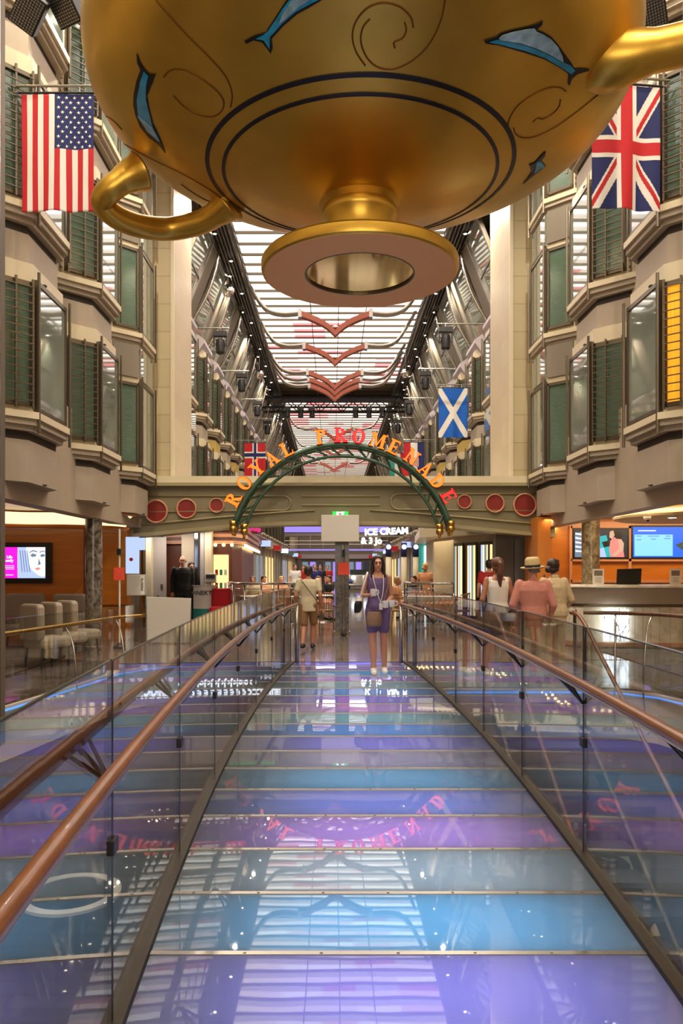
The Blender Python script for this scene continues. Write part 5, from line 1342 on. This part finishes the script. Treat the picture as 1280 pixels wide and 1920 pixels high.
# chrome column slice at the near left and right frame edge
for s, x, l in ((-1, bx(2, 6.5)-.02, 'tall chrome-edged column at the far left edge of the view'), (1, bx(1277, 7.5)+.05, 'tall chrome-edged column at the far right edge of the view')):
    t = thing('edge_column', l, 'column', (x, 6.5 if s < 0 else 7.5, 0))
    MB().box(-.12-(.0), .02, -.08, .08, 0 if s > 0 else -.0, CZ).build('shaft', 'taupe', t) if s < 0 else MB().box(.0, .14, -.08, .08, 2.4, CZ).build('shaft', 'cream', t)
    MB().tube([(.03*(-s) if s > 0 else .03, -.08, 2.4 if s > 0 else 0), (.03*(-s) if s > 0 else .03, -.08, CZ)], .018, 10).build('chrome_tube', 'chrome', t, True)

# ------------------------------------------------------------------ people
def loft(mb, rings, n=20):
    vs = []; fs = []
    for cx, cy, z, rx, ry in rings:
        for j in range(n): vs.append((cx+rx*math.cos(2*PI*j/n), cy+ry*math.sin(2*PI*j/n), z))
    for i in range(len(rings)-1):
        for j in range(n): fs.append((i*n+j, i*n+(j+1) % n, (i+1)*n+(j+1) % n, (i+1)*n+j))
    fs.append(tuple(range(n))[::-1]); fs.append(tuple((len(rings)-1)*n+j for j in range(n)))
    mb.add(vs, fs)
def hand(mb, wr, d, thumb, curl, S):
    d = d.normalized(); side = d.cross(thumb).normalized(); up = thumb.normalized(); up = (up-d*up.dot(d)).normalized(); side = d.cross(up)
    mb.cap(wr, wr+d*.05*S, .019*S, .026*S)
    mb.cap(wr+d*.05*S+up*.018*S, wr+d*.085*S+up*.026*S, .016*S, .013*S); mb.cap(wr+d*.05*S-up*.018*S, wr+d*.08*S-up*.026*S, .016*S, .012*S)
    for k in range(4):
        o = up*(.030-.02*k)*S; L = (.034, .038, .036, .028)[k]*S
        p0 = wr+d*.082*S+o; p1 = p0+(d*math.cos(curl*.6)+side*math.sin(curl*.6)).normalized()*L; p2 = p1+(d*math.cos(curl*1.6)+side*math.sin(curl*1.6))*L*.8
        mb.cap(p0, p1, .0088*S, .008*S, 8); mb.cap(p1, p2, .008*S, .0065*S, 8)
    t0 = wr+d*.02*S+up*.024*S; t1 = t0+(d*.7+up*.8).normalized()*.035*S; mb.cap(t0, t1, .011*S, .009*S, 8); mb.cap(t1, t1+(d+up*.2+side*math.sin(curl)*.5).normalized()*.028*S, .009*S, .007*S, 8)
def V(*a): return Vector(a)
def person(label, loc, rz, H, skin, female, J=None, clothes=(), hair=('hairdark', 'short'), vx=.009, hands=True, head_turn=0, shoes='sole', face=True, name='person'):
    S = H/1.7
    t = thing(name, label, 'person', loc, rz)
    w = .155 if female else .185
    j = dict(hipL=V(-.09, 0, .9), hipR=V(.09, 0, .9), kneeL=V(-.095, -.01, .49), kneeR=V(.095, -.01, .49), ankL=V(-.095, .02, .085), ankR=V(.095, .02, .085),
             shL=V(-w, 0, 1.39), shR=V(w, 0, 1.39), elL=V(-w-.055, .02, 1.11), elR=V(w+.055, .02, 1.11), wrL=V(-w-.06, -.06, .87), wrR=V(w+.06, -.06, .87), base=V(0, 0, 0))
    for k, v in (J or {}).items(): j[k] = Vector(v)
    j = {k: v*S for k, v in j.items()}; B = j['base']
    leg = 1.08 if female else 1.0
    def torso(mb, z0, z1, d):
        R = [(.84, .10, .075), (.90, .155 if female else .15, .105), (.97, .162 if female else .152, .108), (1.08, .128 if female else .145, .09), (1.2, .14 if female else .16, .1), (1.3, w-.005, .105), (1.38, w-.02, .085), (1.43, .085, .065), (1.46, .052, .055), (1.5, .048, .05)]
        rr = [r for r in R if z0 <= r[0] <= z1]
        loft(mb, [(B.x, B.y+(0 if r[0] > 1.3 else 0), B.z+r[0]*S, (r[1]+d)*S, (r[2]+d)*S) for r in rr])
    mb = MB(); torso(mb, 0, 2, 0)
    for a in 'LR':
        mb.cap(j['hip'+a], j['knee'+a], .082*S*leg, .053*S); mb.cap(j['knee'+a], j['knee'+a].lerp(j['ank'+a], .35), .052*S, .054*S); mb.cap(j['knee'+a].lerp(j['ank'+a], .35), j['ank'+a], .054*S, .036*S)
        mb.cap(j['sh'+a], j['el'+a], (.046 if female else .056)*S, (.036 if female else .042)*S); mb.cap(j['el'+a], j['wr'+a], (.036 if female else .043)*S, (.023 if female else .028)*S)
        f = j['ank'+a]; 
        mb.cap(f-V(0, -.02, .045)*S, f+V(0, -.15, -.055)*S, .033*S, .028*S); mb.cap(f+V(.0, -.07, -.045)*S, f+V(0, -.17, -.06)*S, .036*S, .026*S)
        if hands:
            d = (j['wr'+a]-j['el'+a]); th = V(0, -1, .15) if abs(d.normalized().y) < .75 else V(0, 0, 1)
            hand(mb, j['wr'+a], d, th, (.9 if a == 'L' else -.9), S)
    hc = B+V(0, -.02, 1.585)*S
    mb.cap(B+V(0, .0, 1.42)*S, hc+V(0, .015, -.05)*S, .052*S, .05*S)
    R3 = Matrix.Rotation(head_turn, 4, 'Z')
    def hp(x, y, z): return hc+(R3 @ V(x, y, z))*S
    mb.ell(hp(0, .012, .025), (.074*S, .092*S, .092*S), 20, M4=R3)
    mb.ell(hp(0, -.022, -.035), (.055*S, .066*S, .075*S), 16, M4=R3)
    mb.cap(hp(0, -.078, -.085), hp(0, -.07, -.08), .024*S, .03*S)
    mb.cap(hp(0, -.088, .012), hp(0, -.108, -.028), .009*S, .015*S, 8); mb.cap(hp(-.012, -.09, -.032), hp(.012, -.09, -.032), .011*S, .011*S, 8)
    mb.cap(hp(-.03, -.078, .03), hp(.03, -.078, .03), .016*S, .016*S, 8)
    mb.cap(hp(-.016, -.085, -.062), hp(.016, -.085, -.062), .011*S, .011*S, 8)
    for s in (-1, 1): mb.ell(hp(s*.075, .012, -.01), (.014*S, .02*S, .032*S), 10, M4=R3)
    voxobj('body', mb, vx*S, skin, t, 3)
    if face:
        for s in (-1, 1):
            MB().ell(hp(s*.03, -.082, .008), (.014*S, .009*S, .007*S), 10, M4=R3).build('eye', 'eye', t, True)
            MB().cap(hp(s*.018, -.094, .030), hp(s*.046, -.084, .031), .004*S, .003*S, 6).build('eyebrow', hair[0], t, True)
        mb = MB(); mb.cap(hp(-.02, -.094, -.062), hp(.02, -.094, -.062), .005*S, .005*S, 6); mb.ell(hp(0, -.096, -.065), (.018*S, .006*S, .007*S), 10); mb.build('lips', 'lips', t, True)
    # hair
    hm = MB(); st = hair[1]
    if st != 'none':
        if st == 'bald': 
            for s in (-1, 1): hm.cap(hp(s*.07, .03, .0), hp(s*.055, .075, -.01), .022*S, .025*S)
            hm.cap(hp(-.05, .085, -.01), hp(.05, .085, -.01), .025*S, .025*S); hm.cap(hp(-.04, .09, .03), hp(.04, .09, .03), .022*S, .022*S)
        else:
            hm.ell(hp(0, .03, .04), (.084*S, .092*S, .092*S), 20, M4=R3); hm.cap(hp(-.05, -.035, .085), hp(.05, -.035, .085), .03*S, .03*S)
            for s in (-1, 1): hm.cap(hp(s*.07, .0, .05), hp(s*.068, .045, -.04), .022*S, .022*S)
            hm.ell(hp(0, .06, -.03), (.066*S, .05*S, .06*S), 14, M4=R3)
        if st == 'long':
            for s in (-1, 1):
                hm.cap(hp(s*.055, -.045, .07), hp(s*.082, -.02, -.02), .024*S, .024*S); hm.cap(hp(s*.082, -.02, -.02), hp(s*.088, -.03, -.16), .024*S, .022*S); hm.cap(hp(s*.088, -.03, -.16), hp(s*.085, -.045, -.24), .022*S, .012*S)
                hm.cap(hp(s*.05, .06, 0), hp(s*.06, .07, -.22), .04*S, .025*S)
        if st == 'ponytail':
            hm.cap(hp(0, .1, .06), hp(0, .145, .03), .025*S, .035*S); hm.cap(hp(0, .145, .03), hp(0.01, .14, -.12), .035*S, .045*S); hm.cap(hp(0.01, .14, -.12), hp(0, .12, -.32), .045*S, .014*S)
        if st == 'bun':
            hm.ell(hp(.05, .1, -.03), (.045*S, .045*S, .05*S), 14)
        voxobj('hair', hm, max(vx, .008)*S, hair[0], t, 3)
    # clothes
    for c in clothes:
        kind, mt = c[0], c[1]; o = c[2] if len(c) > 2 else {}
        cm = MB(); d = .014
        if kind == 'top':
            torso(cm, o.get('z0', .9), o.get('z1', 1.44), d+o.get('loose', 0))
            sl = o.get('sleeve', .5)
            for a in 'LR':
                if sl <= 0: 
                    cm.cap(j['sh'+a]*1.0+V(.02 if a == 'L' else -.02, 0, -.01)*S, j['sh'+a]+V(.05 if a == 'L' else -.05, 0, .0)*S, .05*S, .05*S); continue
                r0 = .058 if female else .068
                if sl <= 1: cm.cap(j['sh'+a], j['sh'+a].lerp(j['el'+a], sl), r0*S, (r0-.006)*S)
                else:
                    cm.cap(j['sh'+a], j['el'+a], r0*S, (r0-.008)*S); cm.cap(j['el'+a], j['el'+a].lerp(j['wr'+a], min(sl-1, .95)), (r0-.008)*S, (r0-.018)*S)
            if o.get('collar'):
                cm.cap(B+V(-.03, -.02, 1.45)*S, B+V(-.03, .05, 1.46)*S, .025*S, .03*S); cm.cap(B+V(.03, -.02, 1.45)*S, B+V(.03, .05, 1.46)*S, .025*S, .03*S)
            if o.get('hem'):
                loft(cm, [(B.x, B.y, B.z+.78*S, .165*S, .125*S), (B.x, B.y, B.z+.92*S, .172*S, .125*S), (B.x, B.y, B.z+1.0*S, .168*S, .12*S)])
        if kind in ('shorts', 'trousers'):
            torso(cm, .8, 1.05, d)
            L = o.get('len', .6)
            for a in 'LR':
                if kind == 'shorts': cm.cap(j['hip'+a], j['hip'+a].lerp(j['knee'+a], L), .1*S, .085*S)
                else:
                    cm.cap(j['hip'+a], j['knee'+a], .098*S, .07*S); cm.cap(j['knee'+a], j['knee'+a].lerp(j['ank'+a], .97), .07*S, .058*S)
        if kind == 'skirt':
            hem = o.get('hem', .6)
            loft(cm, [(B.x, B.y, B.z+hem*S, o.get('w', .19)*S, .15*S), (B.x, B.y, B.z+.9*S, .18*S, .13*S), (B.x, B.y, B.z+1.05*S, .145*S, .105*S)])
        voxobj({'top': 'shirt', 'skirt': 'skirt'}.get(kind, kind), cm, max(vx, .01)*S, mt, t, 4)
    for a in 'LR':
        if shoes and j['ank'+a].z < .5:
            sm = MB(); f = j['ank'+a]; sm.cap(f-V(0, -.035, .04)*S, f+V(0, -.175, -.052)*S, .044*S, .044*S); sm.cap(f+V(0, .02, -.02)*S, f+V(0, -.02, -.03)*S, .046*S, .042*S)
            voxobj('shoe', sm, .011*S, shoes, t, 2)
    return t, j, S, hp

# woman with mugs
wx, wy = P(708, 1265, 11.0).x, 11.0
t, j, S, hp = person('woman in a purple playsuit walking towards the camera carrying white mugs', (wx, wy, 0), 0, 1.70, 'skin', True,
   J=dict(elL=(-.23, .04, 1.12), wrL=(-.13, -.20, 1.14), elR=(.2, .04, 1.1), wrR=(.10, -.2, 1.02), ankL=(-.06, -.03, .085), kneeL=(-.075, -.05, .49), kneeR=(.085, .0, .49), ankR=(.10, .08, .085)),
   clothes=(('top', 'purple', dict(sleeve=0, z1=1.40)), ('shorts', 'purple', dict(len=.62))), hair=('hairdark', 'long'), vx=.006, shoes='sole')
def mug(loc, label, rz=0):
    t = thing('mug', label, 'mug', loc, rz)
    MB().lathe([(.001, 0), (.034, 0), (.04, .01), (.042, .1), (.038, .1), (.036, .012), (.001, .012)], n=24).build('cup', 'ceramic', t, True, autos=40)
    MB().tube(smoothline([(.04, 0, .08), (.07, 0, .078), (.075, 0, .045), (.06, 0, .022), (.04, 0, .022)], 5), .006, 8).build('handle', 'ceramic', t, True)
mug((wx-.08, wy-.30, 1.13), 'white mug held up at chest height by the woman in purple', 0)
mug((wx+.09, wy-.33, .965), 'white mug in her other hand, left of the pair', PI)
mug((wx+.18, wy-.33, .975), 'white mug in her other hand, right of the pair', 0)
b = thing('crossbody_bag', 'tan pouch bag hanging at the hips of the woman in purple', 'bag', (wx-.06, wy-.17, 0))
mb = MB(); loft(mb, [(0, 0, .69, .085, .03), (0, 0, .72, .11, .045), (0, 0, .80, .115, .045), (0, .01, .90, .10, .035)]); voxobj('pouch', mb, .008, 'bagtan', b, 4)
MB().tube(smoothline([(.10, .02, .9), (.15, .02, 1.1), (.2, .08, 1.3), (.16, .14, 1.44), (0.02, .26, 1.42)], 6), .008, 6).build('strap', 'bagtan', b, True)
b = thing('tote_bag', 'black and white tote hanging from the shoulder of the woman in purple', 'bag', (wx-.27, wy+.0, 0))
mb = MB(); loft(mb, [(0, 0, .76, .05, .07), (0, 0, .82, .07, .1), (0, 0, 1.0, .06, .09), (.02, 0, 1.12, .04, .06)]); voxobj('bag_body', mb, .01, 'whitecloth', b, 4)
mb = MB(); loft(mb, [(-.01, -.02, .88, .064, .08), (-.01, -.02, 1.0, .062, .085), (0, -.02, 1.05, .05, .07)]); voxobj('black_side', mb, .01, 'blackcloth', b, 4)
MB().tube(smoothline([(0.02, -.05, 1.1), (.07, -.09, 1.3), (.12, -.03, 1.45), (.1, .06, 1.4), (.04, .06, 1.1)], 6), .014, 6).build('strap', 'whitecloth', b, True)
b = thing('lanyard', 'black and white lanyard worn round the neck of the woman in purple', 'lanyard', (wx, wy, 0))
MB().tube(smoothline([(-.07, .03, 1.46), (-.075, -.09, 1.40), (-.03, -.145, 1.22), (.03, -.14, 1.05), (.07, -.14, 1.22), (.075, -.09, 1.40), (.07, .03, 1.46)], 6), .006, 6).build('ribbon', 'whitecloth', b, True)
MB().box(.01, .06, -.16, -.15, .93, 1.02).build('card', 'whitepaint', b)
# boy walking away
bxx, byy = bx(578, 14.3), 14.3
t, j, S, hp = person('boy in a beige shirt and brown shorts walking away left of the centre column', (bxx, byy, 0), PI-.1, 1.57, 'skintan', False,
   J=dict(ankL=(-.07, -.12, .10), kneeL=(-.09, -.13, .50), ankR=(.09, .22, .13), kneeR=(.09, .02, .48), wrL=(-.27, -.05, .86), elL=(-.25, .04, 1.1), elR=(.25, .06, 1.1), wrR=(.26, -.08, .88)),
   clothes=(('top', 'beigecloth', dict(sleeve=.6, loose=.003, hem=1)), ('shorts', 'khaki', dict(len=.85))), hair=('hairdark', 'short'), vx=.009, shoes='black')
b = thing('crossbody_strap', 'thin black bag strap across the back of the boy in beige', 'strap', (bxx, byy, 0), PI-.1)
MB().tube(smoothline([(.14, .08, 1.33), (0, .145, 1.15), (-.15, .13, .95), (-.2, .03, .85)], 5), .007, 6).build('band', 'black', b, True)
# man in black
person('bald man in a black shirt and trousers standing behind the beige board', (bx(342, 19.2), 19.2, 0), .35, 1.84, 'skin', False,
   J=dict(ankR=(.12, -.1, .085), wrR=(.24, -.02, .9)), clothes=(('top', 'blackcloth', dict(sleeve=1.95, loose=.03, hem=1, collar=1)), ('trousers', 'blackcloth')), hair=('hairgrey', 'bald'), vx=.012, head_turn=-.3, shoes='black')
person('dark-haired person mostly hidden behind the man in black', (bx(358, 19.75), 19.75, 0), .6, 1.68, 'skintan', True, clothes=(('top', 'blackcloth', dict(sleeve=1.9)), ('trousers', 'darkcloth')), hair=('hairdark', 'short'), vx=.014, shoes='black')
# three at the railing, right
gy = 10.35
def gx(px, y=gy): return (px-VX)/F*y
person('woman with a ponytail, white tank top and black shorts seen from behind', (gx(936), gy+.12, 0), PI+.15, 1.66, 'skintan', True,
   J=dict(elR=(.24, .05, 1.12), wrR=(.2, -.2, 1.0), elL=(-.22, .0, 1.12)), clothes=(('top', 'whitecloth', dict(sleeve=0, z1=1.40)), ('shorts', 'blackcloth', dict(len=.55))), hair=('hairbrown', 'ponytail'), vx=.008, shoes='sole')
t, j, S, hp = person('man in a pink shirt and straw hat seen from behind at the glass', (gx(991), gy-.22, 0), PI-.1, 1.60, 'skin', False,
   J=dict(elL=(-.27, .04, 1.1), wrL=(-.25, -.08, .88), elR=(.28, .03, 1.1)), clothes=(('top', 'pink', dict(sleeve=1.3, loose=.028, hem=1, collar=1)), ('trousers', 'beigecloth')), hair=('hairgrey', 'bald'), vx=.009, shoes='khaki', head_turn=.3)
ht = thing('straw_hat', 'straw fedora with a dark band on the man in pink', 'hat', (gx(991)+.0, gy-.20, 1.53), PI-.1); ht.rotation_euler = (.06, -.08, 0); ht.scale = (1, 1, 1.3)
MB().lathe([(.098, .0), (.10, .03), (.094, .085), (.07, .105), (.03, .095), (.001, .09), (.001, .08), (.08, .07), (.09, 0)], n=28).build('crown', 'straw', ht, True, autos=60)
MB().lathe([(.095, -.006), (.135, -.012), (.16, .0), (.162, .006), (.135, -.004), (.095, .004)], n=32, close=True).build('brim', 'straw', ht, True)
MB().lathe([(.099, .002), (.103, .004), (.102, .028), (.098, .028)], n=28, close=True).build('hat_band', 'blackcloth', ht, True)
person('person in a cream lace blouse with a dark strap resting a hand on the railing', (gx(1040), gy+.05, 0), PI+.12, 1.64, 'skin', True,
   J=dict(elL=(-.25, .02, 1.13), wrL=(-.30, -.30, 1.0)), clothes=(('top', 'creamcloth', dict(sleeve=1.9, loose=.03, hem=1, collar=1)), ('trousers', 'creamcloth')), hair=('hairdark', 'bun'), vx=.009, shoes='khaki', head_turn=-.6)
for lx, col, l in ((gx(936), 'blackcloth', 'black crossbody strap over the white tank top'), (gx(1040), 'blackcloth', 'black crossbody strap over the cream lace blouse')):
    b = thing('crossbody_strap', l, 'strap', (lx, gy+(.12 if lx < 2.8 else .05), 0), PI)
    pts = smoothline([(.13, -.02, 1.42), (.06, -.135, 1.30), (-.05, -.15, 1.15), (-.15, -.13, 1.0), (-.2, -.02, .92)], 6)
    mb = MB()
    for a, c in zip(pts[:-1], pts[1:]): mb.bar(a, c, .012, .035)
    mb.build('band', col, b)
# seated and distant people
SIT = dict(hipL=(-.09, 0, .52), hipR=(.09, 0, .52), kneeL=(-.1, -.42, .52), kneeR=(.1, -.42, .52), ankL=(-.1, -.42, .09), ankR=(.1, -.42, .09), base=(0, 0, -.38), shL=(-.16, 0, 1.01), shR=(.16, 0, 1.01), elL=(-.22, -.08, .74), elR=(.22, -.08, .74), wrL=(-.12, -.32, .78), wrR=(.12, -.32, .78))
far = [(474, 22.3, 0, 'seated person in a pale yellow top behind the left chrome railing', 'beigecloth', 'hairgrey', 1), (494, 23.0, .6, 'seated person in a peach top leaning at the left cafe table', 'peach', 'hairdark', 1),
 (527, 21.9, .4, 'seated elderly person in peach at the end of the left railing', 'peach', 'hairblond', 1), (596, 23.0, .8, 'seated person in a patterned top right of the boy in beige', 'darkcloth', 'hairbrown', 1),
 (617, 24.4, -.8, 'seated dark-haired person against the centre column, left side', 'blackcloth', 'hairdark', 1), (744, 20.9, 1.2, 'seated blonde girl with bare shoulders right of the woman in purple', 'peach', 'hairblond', 1),
 (776, 23.6, -1, 'seated dark-haired child right of the blonde girl', 'blackcloth', 'hairdark', 1),
 (553, 33, .3, 'distant standing person in a white shirt in the left cafe', 'whitecloth', 'hairdark', 0), (590, 31, 0, 'distant standing man in a navy shirt with a pale cap', 'fbl', 'hairgrey', 0), (600, 35, 0, 'distant standing person in black left of the centre column', 'blackcloth', 'hairdark', 0),
 (569, 36, 0, 'distant person in red beside the one in white', 'redcloth', 'hairdark', 0), (614, 38, 0, 'distant person in red right of the man in navy', 'redcloth', 'hairbrown', 0), (797, 21.2, PI-.3, 'woman in a peach dress standing with her back turned, right', 'peach', 'hairblond', 2), (917, 17.2, PI, 'person in a pink-red top partly hidden behind the ponytail woman', 'redcloth', 'hairdark', 0)]
for px, y, rz, l, cl, hr_, sit in far:
    x = bx(px, y)
    if sit == 1: person(l, (x, y, 0), rz, 1.68, 'skin', True, J=SIT, clothes=(('top', cl, dict(sleeve=.6)), ), hair=(hr_, 'short'), vx=.02, hands=False, face=False, shoes='black')
    elif sit == 2: person(l, (x, y, 0), rz, 1.68, 'skintan', True, clothes=(('top', cl, dict(sleeve=.4)), ('skirt', cl, dict(hem=.45, w=.24))), hair=(hr_, 'bun'), vx=.016, hands=False, face=False)
    else: person(l, (x, y, 0), rz, 1.72, 'skin', False, clothes=(('top', cl, dict(sleeve=.6)), ('trousers', 'darkcloth')), hair=(hr_, 'short'), vx=.02, hands=False, face=False, shoes='black')

# ------------------------------------------------------------------ lamps of the place, plus an added rear fill light
WARM = (1, .80, .56)
def spot(name, loc, rot, power, col, ang=2.6, r=.06):
    l = bpy.data.lights.new(name, 'SPOT'); l.energy = power; l.color = col; l.spot_size = ang; l.spot_blend = .6; l.shadow_soft_size = r
    o = bpy.data.objects.new(name, l); o.location = loc; o.rotation_euler = rot; C.objects.link(o)
for s in (-1, 1):
    for y in (-3, 1, 5, 9, 13, 19.5, 25, 31, 38, 46, 56): spot('ceiling_spot', (XC+s*3.42, y, CZ-.12), (0, -s*.12, 0), 480, (1, .88, .70))
area('rear_fill_light', (XC, -5.8, 2.2), (PI/2, 0, 0), 7, 3, 190, (1, .88, .72))  # added fill behind the camera, brightens cup, beam and other surfaces facing it
area('desk_lamp', (7.0, 14.2, FB-.05), (0, 0, 0), 4, 2, 60, (1, .72, .42)); area('desk_lamp', (7.0, 9, FB-.05), (0, 0, 0), 3, 4, 35, (1, .75, .5))
area('desk_wall_lamp', (6.5, 16.2, FB-.05), (.2, 0, 0), 4, .4, 40, (1, .7, .38))
area('lounge_lamp', (-7.0, 13.5, FB-.05), (0, 0, 0), 3, 2, 8, (1, .72, .45)); area('lounge_lamp', (-7.0, 9, FB-.05), (0, 0, 0), 3, 3, 6, (1, .78, .5))
area('lower_deck_lamp', (-3.5, 6, -.4), (0, 0, 0), 2, 8, 14, WARM); area('lower_deck_lamp', (4.0, 6, -.4), (0, 0, 0), 2, 8, 18, WARM)
area('passage_lamp', (-4.0, 19.3, 2.4), (.25, 0, 0), 2, .4, 24, (1, .88, .78)); area('passage_lamp', (4.0, 17.0, 2.45), (.3, 0, 0), 2, .3, 16, (1, .82, .62))
for y in (30, 40, 55): area('promenade_lamp', (XC, y, 5.5), (0, 0, 0), 3, 2, 50, (.9, .82, 1))
area('shop_lamp', (3.2, 21.5, 2.3), (0, 0, 0), 2, 2, 25, (1, .8, .5)); area('shop_lamp', (-2.2, 20.5, 2.5), (0, 0, 0), 2, 3, 22, (1, .8, .5))
